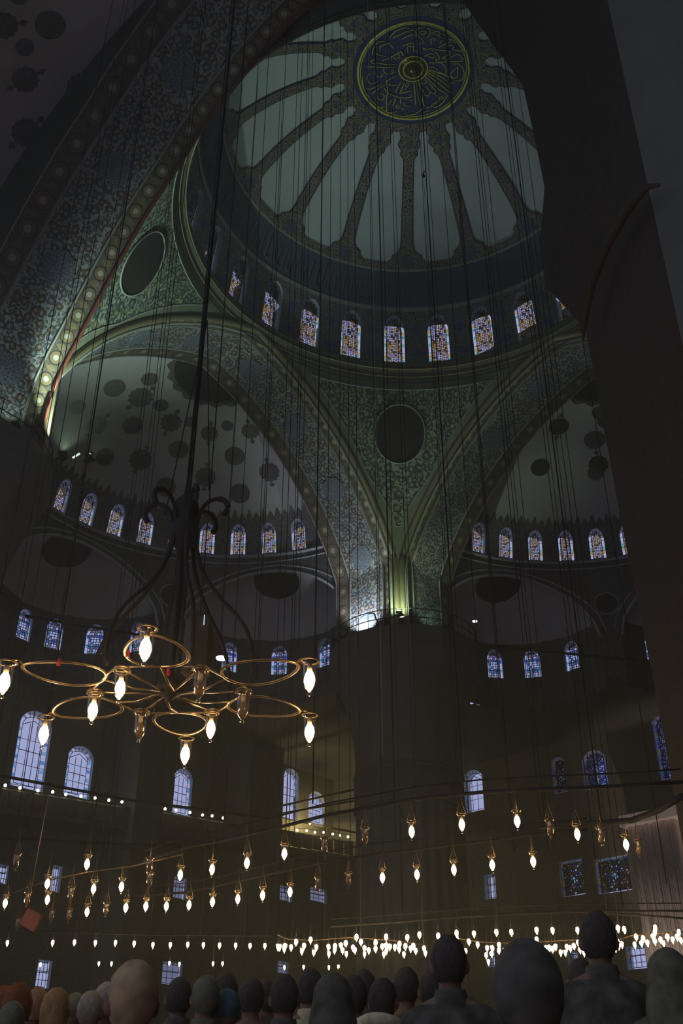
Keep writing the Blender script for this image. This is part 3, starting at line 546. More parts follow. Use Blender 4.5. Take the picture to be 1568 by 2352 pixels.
# ---------------- pendentives ----------------
def pw(z): return min(A-.32,aw(z)) if z<ZTOP else 0.0
def PEN(cn,s,z,d=0):
    """corner cn (quadrant centre angle), s in -1..1 across, z height"""
    w_=pw(min(z,ZTOP-.001)); r=math.hypot(A,w_)-d; half=math.pi/4-math.atan2(w_,A); th=cn+s*half
    return (r*math.cos(th),r*math.sin(th),z)
corners={'NW':math.radians(135),'SW':math.radians(225),'NE':math.radians(45),'SE':math.radians(315)}
names={'NW':'pendentive over the far pier','SW':'pendentive over the left pier','NE':'pendentive over the hidden right pier','SE':'pendentive over the near right pier'}
ztop=ZB-1.0
for cn,ang in corners.items():
    if cn=='SE': continue
    zs=[ZP-1+(ztop-ZP+1)*i/40 for i in range(41)]
    P=[];UV=[]
    for z in zs:
        zz=min(z,ZTOP-.001); P.append([PEN(ang,-1+2*j/24,z) if z<ZTOP else (math.hypot(A,0)*math.cos(ang-math.pi/4+j/24*math.pi/2),A*math.sin(ang-math.pi/4+j/24*math.pi/2),z) for j in range(25)])
        hw_=(math.pi/4-math.atan2(pw(zz),A))*A; UV.append([((-1+2*j/24)*hw_,z) for j in range(25)])
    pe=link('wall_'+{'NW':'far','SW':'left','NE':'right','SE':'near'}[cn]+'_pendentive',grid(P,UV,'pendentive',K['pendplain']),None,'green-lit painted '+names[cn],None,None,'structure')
    if cn in('NE','SE'): continue
    # triangular flowered panel with pale border lines
    def tri(s,t): # t 0 bottom..1 top
        z=31.5+(38.45-31.5)*t; w_=pw(z); half=(math.pi/4-math.atan2(w_,A)); m=.72 if t<.98 else .74
        lim=.9*(t**1.0)*.62/ max(half,.05)*.72 if False else None
        hwid=(.010+.50*t**1.5); hwid=min(hwid,half*.80); r=math.hypot(A,w_)-.05
        return (r*math.cos(ang+s*hwid),r*math.sin(ang+s*hwid),z-.25*(s*s)*t*0)
    n=22; P=[[tri(-1+2*j/14,i/n) for j in range(15)] for i in range(n+1)]
    UV=[[(((-1+2*j/14)*(.010+.5*(i/n)**1.5)*A),6.85*i/n) for j in range(15)] for i in range(n+1)]
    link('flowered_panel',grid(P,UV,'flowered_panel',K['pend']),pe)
    ln=MB(); edge=[tri(-1,i/n) for i in range(n+1)]+[tri(-1+2*j/14,1) for j in range(1,15)]+[tri(1,1-i/n) for i in range(1,n+1)]
    ln.tube(edge,.045,4,0,True); 
    e2=[]
    for i in range(n+1):
        pass
    link('border_line',ln.mesh('border_line',[K['line']]),pe)
    # roundel
    rz=36.2; w_=pw(rz); R_=math.hypot(A,w_)-.1; rad=1.42
    def rp(a,q,d=0):
        x=rad*q*math.cos(a); z=rz+rad*q*math.sin(a)*1.0; R2=math.hypot(A,pw(z))-.1-d; return (R2*math.cos(ang+x/R2),R2*math.sin(ang+x/R2),z)
    P=[[rp(2*math.pi*j/48,q,.02) for j in range(49)] for q in (.01,.35,.7,1.0)]
    ro=link('roundel',grid(P,[[(math.cos(2*math.pi*j/48)*q,math.sin(2*math.pi*j/48)*q) for j in range(49)] for q in(.01,.35,.7,1.)],'roundel',K['roundel']),pe)
    g=MB(); g.tube([rp(2*math.pi*j/64,1.03,.03) for j in range(64)],.05,4,0,True); link('roundel_ring',g.mesh('roundel_ring',[K['line']]),ro)
# ---------------- arches ----------------
def band(s,k0,k1,mat,name,parent,dn=0.0,pts=None,n=3,wid=None):
    L=pts or arch_pts(); S_=arclen(L); P=[];UV=[]
    for i in range(n+1):
        k=k0+(k1-k0)*i/n; P.append([sp(s,A+k,a*(1+dn/A if False else 1),z) for a,z in L]); UV.append([(t,k-k0) for t in S_])
    return link(name,grid(P,UV,name,mat),parent)
def moulding(s,parent,pts=None,kk=0.0):
    L=pts or arch_pts()
    for off,r,mt in ((-.06,.17,'gold'),(-.02,.08,'line')):
        m=MB(); sc_=1.0 if r>.1 else .985
        m.tube([sp(s,A+kk+off+(.16 if r<.1 else 0),a*sc_,ZS+(z-ZS)*sc_ if r<.1 else z) for a,z in L],r,8)
        link('gilt_moulding' if mt=='gold' else 'inner_bead',m.mesh('m',[K[mt]]),parent)
def rosette(c,nrm,rad,mat,name,parent,lobes=8,amp=.1,off=.0,tips=None,up=None):
    c=np.array(c,float); nrm=np.array(nrm,float); nrm/=np.linalg.norm(nrm)
    ref=np.array(up,float) if up is not None else np.array([0,0,1.]); X=np.cross(ref,nrm); X/=np.linalg.norm(X)+1e-9; Y=np.cross(nrm,X)
    m=MB(); V=[c];UV=[(0,0)]; N=48
    for i in range(N):
        a=2*math.pi*i/N; r=rad*(1+amp*math.cos(lobes*a)); V.append(c+X*r*math.cos(a)+Y*r*math.sin(a)); UV.append((r*math.cos(a),r*math.sin(a)))
    m.add(V,[(0,1+i,1+(i+1)%N) for i in range(N)],0,UV)
    V2=[v+nrm*-.03 for v in V[1:]]; m.add(V[1:]+V2,[(i,(i+1)%N,N+(i+1)%N,N+i) for i in range(N)],0)
    if tips:
        for sg in(-1,1):
            p=c+Y*sg*rad*1.05; q=[p+X*.0+Y*sg*0,p+X*rad*.28+Y*sg*rad*.25,p+Y*sg*rad*.75,p-X*rad*.28+Y*sg*rad*.25]
            m.add(q,[(0,1,2,3)],0,[(0,0),(.2,.2),(0,.5),(-.2,.2)])
    return link(name,m.mesh(name,[mat],False),parent)
octm=arabesque('octagon_blue',(.07,.10,.14),(.24,.26,.28),(.05,.07,.16),2.2,.09)
info={'W':'big pointed arch over the left semidome','N':'big pointed arch over the dark right semidome','S':'near big pointed arch crossing the top of the view','E':'big pointed arch on the hidden right side'}
for s in 'WNSE':
    L=arch_pts()
    if s=='E': L=[p for p in L if p[0]>-.01]
    if s=='S':
        # measured course: steeper on the left, coming down on the near pier at the right
        KP=[(-11.35,ZP),(-11.33,27.1),(-10.8,28.95),(-9.56,30.6),(-7.91,32.75),(-5.89,34.95),(-4.07,36.35),(-2.54,37.6),(-.74,38.6),(1.04,39.25),(2.53,39.6),(4.3,39.65),(6.2,39.1),(8.0,37.6),(9.5,35.3)]+[tuple(p) for p in T['nsil']]
        def crs(P,n=4):
            o=[]
            for i in range(len(P)-1):
                p0,p1,p2,p3=P[max(0,i-1)],P[i],P[i+1],P[min(len(P)-1,i+2)]
                for k in range(n):
                    t=k/n; o.append(tuple(.5*(2*p1[j]+(p2[j]-p0[j])*t+(2*p0[j]-5*p1[j]+4*p2[j]-p3[j])*t*t+(3*p1[j]-p0[j]-3*p2[j]+p3[j])*t**3) for j in (0,1)))
            return o+[P[-1]]
        L=crs(KP[:16])+[tuple(p) for p in T['nsil'][1:]]+[(13.4,4.0),(13.45,FZ)]
        XS=6.0; top=[p for p in L if p[0]<=XS and p[1]>20 or p[0]<0]
    a0=link('wall_'+{'W':'left','N':'right','S':'near','E':'hidden'}[s]+'_arch',None,None,info[s],None,None,'structure')
    if s!='S':
        band(s,0,.85,K['border'],'inner_border',a0,pts=L); band(s,.85,3.35,K['soffit'],'flowered_soffit',a0,pts=L,n=4); band(s,3.35,KOUT,K['border2'],'outer_border',a0,pts=L)
        moulding(s,a0,L)
        for kk in (.85,3.35):
            m=MB(); m.tube([sp(s,A+kk,a*.996,z-.03) for a,z in L],.05,4); link('pale_bead',m.mesh('pb',[K['line']]),a0)
    else:
        def wgt(z): 
            t=min(1,max(0,(38.9-z)/(38.9-27))); return t*t*(3-2*t)
        def outp(x,z,t=1.0):
            w_=wgt(z) if x>XS else 0
            return (x+(17-x)*w_*t, -(A+(KOUT if w_==0 else KOUT+.55*w_)*t), z)
        Rr_=L[len(top)-1:]; 
        for nm,part in (('l',top),('r',Rr_)):
            S_=arclen(part)
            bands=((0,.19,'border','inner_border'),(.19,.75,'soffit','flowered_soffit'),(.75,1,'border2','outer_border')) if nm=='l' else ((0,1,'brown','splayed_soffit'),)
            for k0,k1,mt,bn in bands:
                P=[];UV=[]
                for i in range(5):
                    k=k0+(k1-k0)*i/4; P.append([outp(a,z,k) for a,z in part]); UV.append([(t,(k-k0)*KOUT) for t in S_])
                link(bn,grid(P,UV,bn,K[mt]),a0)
        for kk in (.19,.75):
            m=MB(); m.tube([(p[0],p[1],p[2]-.03) for p in (outp(a,z,kk) for a,z in top)],.05,4); link('pale_bead',m.mesh('pb',[K['line']]),a0)
        m=MB(); m.tube([sp(s,A-.02,a*.995,z) for a,z in top],.1,6); link('red_edge',m.mesh('re',[plain('red_edge',(.16,.05,.03),.7)]),a0)
    # octagonal painted medallions along the soffit
    S_=arclen(L)
    if s in 'WNS':
        offs=[13.2,17.3,21.4,25.6,29.9,34.2,38.5] if s!='S' else [3.2,7.8,12.4,17.0,21.6]
        for t in offs:
            for i in range(len(S_)-1):
                if S_[i]<=t<S_[i+1]:
                    f=(t-S_[i])/(S_[i+1]-S_[i]); a=L[i][0]+(L[i+1][0]-L[i][0])*f; z=L[i][1]+(L[i+1][1]-L[i][1])*f
                    ta=np.array([L[i+1][0]-L[i][0],L[i+1][1]-L[i][1]]); ta/=np.linalg.norm(ta); nn=(ta[1],-ta[0]) # inward normal in (lateral,z)
                    if nn[1]>0: nn=(-nn[0],-nn[1])
                    o,l=side(s); c=np.array(sp(s,A+2.1,a,z)); n3=np.array([l[0]*nn[0],l[1]*nn[0],nn[1]]); 
                    rosette(c+n3*.05,n3,.72,octm,'octagon_medallion',a0,8,.05,up=(o[0],o[1],0.01))
    # back plate closing the wall above the arch
    m=MB(); k=A+KOUT; Lp=arch_pts(48) if s in 'WN' else L; V=[]
    for a,z in Lp:
        if s=='S': p=outp(a,z); V+=[p,(p[0],p[1],45.5)]
        else: V+=[sp(s,k,a,z),sp(s,k,a,45.5)]
    m.add(V,[(2*i,2*i+1,2*i+3,2*i+2) for i in range(len(Lp)-1)])
    for sg in (-1,1):
        if s=='S' and sg==1 or s=='E' and sg==-1: continue
        m.add([sp(s,k,sg*(A-.32),22),sp(s,k,sg*16.5,22),sp(s,k,sg*16.5,45.5),sp(s,k,sg*(A-.32),45.5)],[(0,1,2,3)])
        m.add([sp(s,k,sg*(A-.32),ZP-1),sp(s,A,sg*(A-.32),ZP-1),sp(s,A,sg*(A-.32),ZP+1),sp(s,k,sg*(A-.32),ZP+1)],[(0,1,2,3)])
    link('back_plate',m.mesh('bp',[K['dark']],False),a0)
# ---------------- semidomes, ring walls, exedrae ----------------
def SR(s,rad=RS):
    def S(u,v,d):
        ph=u/RS; q=rad+d; return sp(s,U0+q*math.cos(ph),q*math.sin(ph),v)
    return S
def SE(s,e):
    """lower part of the semidome shell, following the ellipsoid"""
    def S(u,v,d):
        ph=u/RS; ee=max(0,(v-ZW))/ (HS*1.06); ee=math.asin(min(.999,ee)) if False else (v-ZW)/8.2
        q=(RS+d)*math.cos(ee); return sp(s,U0+q*math.cos(ph),q*math.sin(ph),ZW+(HS+d*.3)*math.sin(ee))
    return S
lbl={'W':'left semidome','N':'dark right semidome','S':'near semidome over the viewer','E':'hidden right semidome'}
def exwin(s,cu,cv,rad,ph_list,zs,mos,lab,rot):
    out=[]
    for a,z0 in ph_list: out.append(a)
    return out
EXA=math.radians(27); AP=RS*math.cos(EXA); ER=5.5
for s in 'WNSE':
    # shell above the window band
    vb=ZW+2.75; e0=(vb-ZW)/8.2
    if s in 'WN':
        t1,t2=T['semi'][3],T['semi'][4]
        if s=='W': phs=[t1+i*RPS for i in range(-7,11)]
        else: phs=[t2+i*RPS for i in range(-2,14)]
        phs=[p for p in phs if abs(p)<1.45]
        S=SE(s,0); hs_=[(p*RS,.47,ZW+.12,ZW+1.75,wtop(p*RS,.47,ZW+1.75,ZW+2.4)) for p in phs]
        holed('ceiling',S,-1.53*RS,1.53*RS,ZW-.02,vb,hs_,K['drum'],label='window band of the '+lbl[s])
        for h in hs_: window(S,h[0],.47,h[2],h[3],ZW+2.4,K['mos1'],[0,2,1,0,0,1],1.2,.2,'arched stained glass window in the ring of the '+lbl[s])
    else: e0=0.0
    P=[];UV=[]
    for i in range(21):
        e=e0+(math.pi/2-.002-e0)*i/20; P.append([sp(s,U0+RS*math.cos(e)*math.cos(-math.pi/2+math.pi*j/48),RS*math.cos(e)*math.sin(-math.pi/2+math.pi*j/48),ZW+HS*math.sin(e)) for j in range(49)])
        UV.append([(RS*(-math.pi/2+math.pi*j/48),e*9) for j in range(49)])
    P2=[];
    sh=link('ceiling',grid(P,UV,'semidome_shell',K['semi'] if s!='E' else K['dark']),None,'whitewashed shell of the '+lbl[s]+' with painted medallions',None,None,'structure')
    o,l=side(s); cc=np.array(sp(s,U0,0,ZW))
    # flat vault between arch and the half dome
    def onshell(uu,vv,zz,rad,kind):
        """medallion lying on the shell; uu,vv,zz relative to the shell centre"""
        d=np.array([uu/RS,vv/RS,zz/HS]); d/=np.linalg.norm(d); k=.994; p=d*np.array([RS,RS,HS])*k
        c=np.array(sp(s,U0+p[0],p[1],ZW+p[2])); nn=np.array([d[0]/RS,d[1]/RS,d[2]/HS]); n3=-np.array([o[0]*nn[0]+l[0]*nn[1],o[1]*nn[0]+l[1]*nn[1],nn[2]])
        rosette(c,n3,rad,K['medalb'] if kind=='b' else K['medal'],{'r':'painted_roundel','b':'blue_roundel','s':'painted_rosette'}[kind],sh,12 if kind=='s' else 1,.07 if kind=='s' else 0,tips=(kind=='s'))
    if s=='W':
        for x,y,z,k,r in T['dec']: onshell(-x,y,z,r*1.0,k)
        crown=(1.9,1.1,6.9)
    elif s in 'NS':
        g=random.Random(5)
        for x,y,z,k,r in T['dec']:
            onshell(-x,y,z,r,k)
            if s=='S': onshell(-x,-y-1.2,z,r,k)
        for e_,n_ in ((.55,7),(.85,6)):
            for i in range(n_):
                ph=-1.3+2.6*i/(n_-1); onshell(math.cos(e_)*math.cos(ph),-abs(math.cos(e_)*math.sin(ph)) if s=='N' else math.cos(e_)*math.sin(ph),math.sin(e_)*HS/RS*1.6,.6,'r' if i%2 else 's')
        crown=(1.9,1.1,6.9)
    # crown disc with scalloped fringe
    if s in 'WN':
        d=np.array([crown[0]/RS,crown[1]/RS*(1 if s=='W' else .2),crown[2]/HS]); d/=np.linalg.norm(d)
        def pell(dd,k): 
            dd=dd/np.linalg.norm(dd); p=dd*np.array([RS,RS,HS])*k; return sp(s,U0+p[0],p[1],ZW+p[2])
        X_=np.cross(d,[0,1,0]);X_/=np.linalg.norm(X_);Y_=np.cross(d,X_)
        for nm,r0,amp,mt,k in (('crown_fringe',.245,.05,'medal',.9935),('crown_disc',.215,0,'roundel',.991)):
            N=72; V=[pell(d,k)]+[pell(d+(X_*math.cos(a)+Y_*math.sin(a))*r0*(1+amp*math.cos(18*a)),k) for a in [2*math.pi*i/N for i in range(N)]]
            V+= [pell(d+(X_*math.cos(a)+Y_*math.sin(a))*r0*.5,k) for a in [2*math.pi*i/N for i in range(N)]]
            F=[(0,N+1+i,N+1+(i+1)%N) for i in range(N)]+[(1+i,1+(i+1)%N,N+1+(i+1)%N,N+1+i) for i in range(N)]
            link(nm,newmesh(nm,V,F,[(v[0],v[1]) for v in V],[K[mt]]),sh)
        # battlement fringe above the windows
        m=MB(); n=72
        for i in range(n):
            ph=-1.5+3.0*i/n; pc=ph+1.5/n; h=.62 if i%2 else .4
            f=lambda a,v:SE(s,0)((a)*RS,v,-.05)
            V=[f(ph,vb-.05),f(ph+3.0/n,vb-.05),f(ph+2.4/n,vb+h*.45),f(pc,vb+h),f(ph+.6/n,vb+h*.45)]
            m.add(V,[(0,1,2,3,4)],0,[(i,0),(i+.5,0),(i+.4,.3),(i+.25,.5),(i+.1,.3)])
        link('battlement_fringe',m.mesh('bf',[K['medal']],False),sh,None,None,None,'stuff')
    # ring moulding at the sill
    m=MB(); m.tube([sp(s,U0+(RS-.08)*math.cos(a),(RS-.08)*math.sin(a),ZW-.1) for a in np.linspace(-1.55,1.55,70)],.1,6)
    m.tube([sp(s,U0+(RS-.04)*math.cos(a),(RS-.04)*math.sin(a),ZW-.55) for a in np.linspace(-1.55,1.55,70)],.05,5)
    link('sill_moulding',m.mesh('sm',[K['reveal']]),sh)
    # ring wall with three arched openings
    zb=24.5; cents=[-58,0,58] if s in 'WN' else ([-58,0] if s=='S' else [])
    if s=='S': cents=[]
    hw=math.radians(26)*RS; Rr=SR(s)
    def etop(uc): return lambda u: 27.6+(31.6-27.6)*(1-min(1,abs(u-uc)/hw)**1.9)**.6
    holes=[(math.radians(c)*RS,hw,zb,27.6,etop(math.radians(c)*RS)) for c in cents]
    ua,ub=-1.53*RS,1.53*RS
    if s=='S': ua,ub=-1.53*RS,.2*RS   # only its west part reaches the view
    rw=holed('wall_'+{'W':'left','N':'right','S':'near','E':'hidden'}[s]+'_ring',Rr,ua,ub,zb,ZW,holes,K['spand'],nf=3,n1=1,label='patterned ring wall under the '+lbl[s])
    if s=='S': 
        continue
    for c in cents:
        uc=math.radians(c)*RS; tf=etop(uc); us=[uc-hw+2*hw*i/36 for i in range(37)]
        for nm,d,r,mt in (('archivolt',-.06,.10,'reveal'),('archivolt_bead',-.04,.05,'reveal')):
            off=0 if nm=='archivolt' else .38
            m=MB(); m.tube([Rr(uc+(u-uc)*(1+off/hw),tf(u)+off,d) for u in us],r,6); link(nm,m.mesh(nm,[K[mt]]),rw)
        # exedra: drum, half dome
        ca,sa=math.cos(math.radians(c)),math.sin(math.radians(c)); cu,cv=U0+AP*ca,AP*sa
        def SX(u,v,d,cu=cu,cv=cv,c=c):
            a=u/ER+math.radians(c); q=ER+d; return sp(s,cu+q*math.cos(a),cv+q*math.sin(a),v)
        key={'W':{0:'S1_0',58:'S1_58'},'N':{-58:'S2_-58'}}.get(s,{}).get(c)
        if key:
            phs=[]
            for (x,y,z) in T['ex'][key]:
                if s=='W': uu,vv=-x-cu,y-cv
                else: uu,vv=y-cu,x-cv
                phs.append(math.atan2(vv,uu)-math.radians(c))
            if key=='S1_58': st=math.radians(33); phs=[phs[0]+k*st for k in (-1,0,1,2)]
        else: phs=[math.radians(a) for a in (-58,-29,0,29,58)]
        phs=sorted(p for p in phs if abs(p)<1.42)
        z0=26.55
        hs2=[(p*ER,.5,z0,z0+1.35,wtop(p*ER,.5,z0+1.35,z0+1.95)) for p in phs]
        exw=holed('wall_exedra',SX,-1.57*ER,1.57*ER,zb,28.9,hs2,K['spand'] if s=='W' else K['wall'],nf=2,n1=2,label='small curved exedra wall, %s recess below the %s'%({-58:'left',0:'centre',58:'right'}[c],lbl[s]))
        for h in hs2: window(SX,h[0],.5,h[2],h[3],z0+1.95,K['mos2'],[0,4,0,6],.9,.22,'small green and blue stained glass window, exedra below the '+lbl[s])
        def cl_(u,v,z):
            rr_=math.hypot(u-U0,v); f=max(1,(RS+.05)/max(rr_,1e-3)) if u>U0-1 else 1
            return sp(s,U0+(u-U0)*f,v*f,z)
        P=[[cl_(cu+ER*math.cos(e)*math.cos(math.radians(c)+a),cv+ER*math.cos(e)*math.sin(math.radians(c)+a),28.85+3.6*math.sin(e)) for a in np.linspace(-1.62,1.62,33)] for e in np.linspace(0,math.pi/2-.01,10)]
        ed=link('ceiling',grid(P,None,'exedra_dome',K['semi']),None,'small grey half dome, %s exedra below the %s'%({-58:'left',0:'centre',58:'right'}[c],lbl[s]),None,None,'structure')
        # dark crown disc of the exedra
        e_=1.0; dd=np.array([math.cos(e_)*ca,math.cos(e_)*sa,math.sin(e_)])
        q=np.array([ER*dd[0],ER*dd[1],3.6*dd[2]])*.985; pc=np.array(sp(s,cu+q[0],cv+q[1],28.85+q[2])); nn=np.array([dd[0]/ER,dd[1]/ER,dd[2]/3.6]); n3=-np.array([o[0]*nn[0]+l[0]*nn[1],o[1]*nn[0]+l[1]*nn[1],nn[2]])
        n3/=np.linalg.norm(n3); rosette(pc+n3*.12,n3,1.45,K['roundel'],'crown_disc',ed,1,0); rosette(pc+n3*.08,n3,1.85,K['medal'],'crown_fringe',ed,16,.07)
    # roundels between the openings
    for c in (-29,29):
        p=math.radians(c); cpt=sp(s,U0+(RS-.09)*math.cos(p),(RS-.09)*math.sin(p),29.75); rosette(cpt,-np.array(sp(s,math.cos(p),math.sin(p),0)),.62,K['roundel'],'roundel',rw,1,0)
        g=MB(); g.tube([Rr(p*RS+.72*math.cos(a),29.75+.72*math.sin(a),-.06) for a in np.linspace(0,2*math.pi,33)[:-1]],.04,4,0,True); link('roundel_ring',g.mesh('rr',[K['reveal']]),rw)
# ---------------- slab over aisles (z 24.5), outer walls, floor ----------------
XW=31.0; ZSL=24.5
def openp(x,y):
    if abs(x)<A+KOUT+.1 and abs(y)<A-.2: return True
    if abs(y)<A+KOUT+.1 and abs(x)<A-.2: return True
    if max(abs(x),abs(y))<A: return True
    if y<-11 and -13.9<x<18 and y>-30.8: 
        if x>-4 or (x*x+(y+U0)**2)<RS*RS: return True
    for s,(o,l) in (('W',side('W')),('N',side('N')),('E',side('E'))):
        u=o[0]*x+o[1]*y-U0; v=l[0]*x+l[1]*y
        if u>-2.6 and u*u+v*v<(RS-.3)**2 and u>-.0: return True
        if -2.7<u<=0 and abs(v)<RS-.1: return True
        if s!='E':
            for c in (-58,0,58):
                if (u-AP*math.cos(math.radians(c)))**2+(v-AP*math.sin(math.radians(c)))**2<(ER-.3)**2: return True
    return False
m=MB(); st=.25; y=-34.0
while y<XW-1e-6:
    x=-XW; run=None
    while x<=XW+2+1e-6:
        c=openp(x+st/2,y+st/2) or x>=XW+2-1e-6
        if not c and run is None: run=x
        if c and run is not None:
            m.add([(run,y,ZSL),(x,y,ZSL),(x,y+st,ZSL),(run,y+st,ZSL)],[(0,1,2,3)]); run=None
        x+=st
    y+=st
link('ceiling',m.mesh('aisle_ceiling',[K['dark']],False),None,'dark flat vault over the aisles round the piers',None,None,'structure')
link('floor',grid([[(x,y,FZ) for x in (-32,34)] for y in (-36,32)],[[(x,y) for x in (-32,34)] for y in (-36,32)],'floor',K['carpet']),None,'red carpeted floor of the prayer hall',None,None,'structure')
def wallplane(name,ax,val,lo,hi,z0,z1,holes,mat,label):
    """plane wall; several rows of holes handled by splitting into columns"""
    m=MB(); cuts=sorted(set([lo,hi]+[h[0] for h in holes]+[h[1] for h in holes])); 
    # overlapping windows in different rows: split at every edge
    for a,b in zip(cuts[:-1],cuts[1:]):
        hh=sorted([h for h in holes if h[0]<=a+1e-6 and h[1]>=b-1e-6],key=lambda h:h[2]); 
        n=8 if any(not h[4] for h in hh) else 1
        if not hh: n=max(1,int((b-a)/3))
        for i in range(n):
            ua,ub=a+(b-a)*i/n,a+(b-a)*(i+1)/n; zc_=(z0,z0)
            def q(za,zb2): 
                V=[]
                for u,z in ((ua,za[0]),(ub,za[1]),(ub,zb2[1]),(ua,zb2[0])): V.append((val,u,z) if ax==0 else (u,val,z))
                m.add(V,[(0,1,2,3)],0,[(ua,za[0]),(ub,za[1]),(ub,zb2[1]),(ua,zb2[0])])
            for h in hh:
                q(zc_,(h[2],h[2]))
                if h[4]: zc_=(h[3],h[3])
                else:
                    uc=(h[0]+h[1])/2; hw_=(h[1]-h[0])/2; vt=h[3]-.62*hw_*1.2; f=wtop(uc,hw_,vt,h[3]); zc_=(f(ua),f(ub))
            q(zc_,(z1,z1))
    return link(name,m.mesh(name,[mat],False),None,label,None,None,'structure')
hl=[(*h,False) for h in T['wl']]+[(*h,True) for h in T['wll']]
wallplane('wall_left',0,-XW,-36,XW,FZ-.1,ZSL+.1,hl,K['wall'],'far left wall of the hall with tall clear windows')
hr=[(*h,False) for h in T['wr']]+[(*h,True) for h in T['wrl']]
hr=[h for h in hr]
wallplane('wall_right',1,XW,-XW,34,FZ-.1,ZSL+.1,hr,K['wall'],'far right wall of the hall with coloured windows')
def Sx(u,v,d): return (-XW-d,u,v)
def Sy(u,v,d): return (u,XW+d,v)
for i,h in enumerate(T['wl']):
    uc=(h[0]+h[1])/2; hw_=(h[1]-h[0])/2; window(Sx,uc,hw_,h[2],h[3]-.744*hw_,h[3],K['g_w'],[0,3,0,4],.8,.25,['tall clear window edged in blue and yellow glass, far left','clear window edged in blue glass, right of the tall one','clear window edged in blue above the second bulb row','clear arched window left of the lit gallery','small clear arched window above the lit gallery'][i],wide=max(.16,hw_*.3),clear=True)
for i,h in enumerate(T['wll']):
    uc=(h[0]+h[1])/2; hw_=(h[1]-h[0])/2; window(Sx,uc,hw_,h[2],h[3],h[3],K['g_w'] if i in(0,1,5) else K['g_dim'],[0,0,5],.8,.25,'rectangular gridded window in the lower left wall',wide=.1,clear=True,rect=True)
for i,h in enumerate(T['wr']):
    uc=(h[0]+h[1])/2; hw_=(h[1]-h[0])/2; window(Sy,uc,hw_,h[2],h[3]-.744*hw_,h[3],[K['g_w'],K['mos4'],K['mos3'],K['mos3'],K['mos2']][i],[0,3,2,4] if i==0 else [6,3,2,6],[1.0,1.6,1.8,1.3,1.3][i],.25,['clear and blue arched window right of the far pier','dim blue and amber arched window','blue and amber arched window beside the dim one','violet and blue tall window near the right edge','teal and blue arched window in the pale pilaster wall'][i],wide=max(.16,hw_*.22),clear=(i==0),splay=1.0)
for i,h in enumerate(T['wrl']):
    uc=(h[0]+h[1])/2; hw_=(h[1]-h[0])/2; window(Sy,uc,hw_,h[2],h[3],h[3],[K['g_w'],K['mos4'],K['mos4'],K['g_w'],K['g_dim'],K['g_w']][i],[4,6,2,5],[.8,1.5,1.5,.8,.8,.8][i],.25,['narrow bright window right of the far pier','square stained window with teal dots, left one','square stained window with teal dots, right one','small bright window low behind the lamps','dim low window behind the beanie','leaded low window at the right'][i],wide=.14,rect=True,clear=i in(0,3,5),splay=1.0)
# rear and east walls, gaps left for sky fill; added lid blocks sky
m=MB()
def q4(*V): m.add(V,[(0,1,2,3)])
q4((-32,-34,24),(34,-34,24),(34,-34,46),(-32,-34,46))
for i in range(7):
    x=-32+66*i/6; q4((x-RB,-34,FZ-.1),(x+RB,-34,FZ-.1),(x+RB,-34,24),(x-RB,-34,24))  # gaps between these piers are sized to let sky fill in
q4((33,-34,FZ-.1),(33,31,FZ-.1),(33,31,46),(33,-34,46))
link('wall_rear',m.mesh('wall_rear',[K['stone']],False),None,'rear walls of the hall behind the viewer, gaps left open for sky fill',None,None,'structure')
m=MB(); q4((-18,-34,45.4),(34,-34,45.4),(34,-11.6,45.4),(-18,-11.6,45.4)); q4((-14,-34,ZSL),(-14,-16,ZSL),(-14,-16,45.4),(-14,-34,45.4)); q4((18,-34,ZSL),(18,-16,ZSL),(18,-16,45.4),(18,-34,45.4))  # lid and sides added to keep sky light out of the near bay
link('ceiling',m.mesh('near_sky_lid',[K['dark']],False),None,'unseen lid added over the near bay to block the sky',None,None,'structure')
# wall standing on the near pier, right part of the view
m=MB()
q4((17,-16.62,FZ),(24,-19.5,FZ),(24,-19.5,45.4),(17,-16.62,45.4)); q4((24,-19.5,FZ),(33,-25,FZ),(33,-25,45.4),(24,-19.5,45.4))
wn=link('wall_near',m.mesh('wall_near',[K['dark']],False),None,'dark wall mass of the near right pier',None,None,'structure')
m=MB(); pts=T['ochre']
m.tube(pts,[.03,.05,.08,.09,.08,.06,.03],8); link('arch_rib',m.mesh('ar',[plain('ochre_rib',(.055,.042,.02),.7)]),wn)
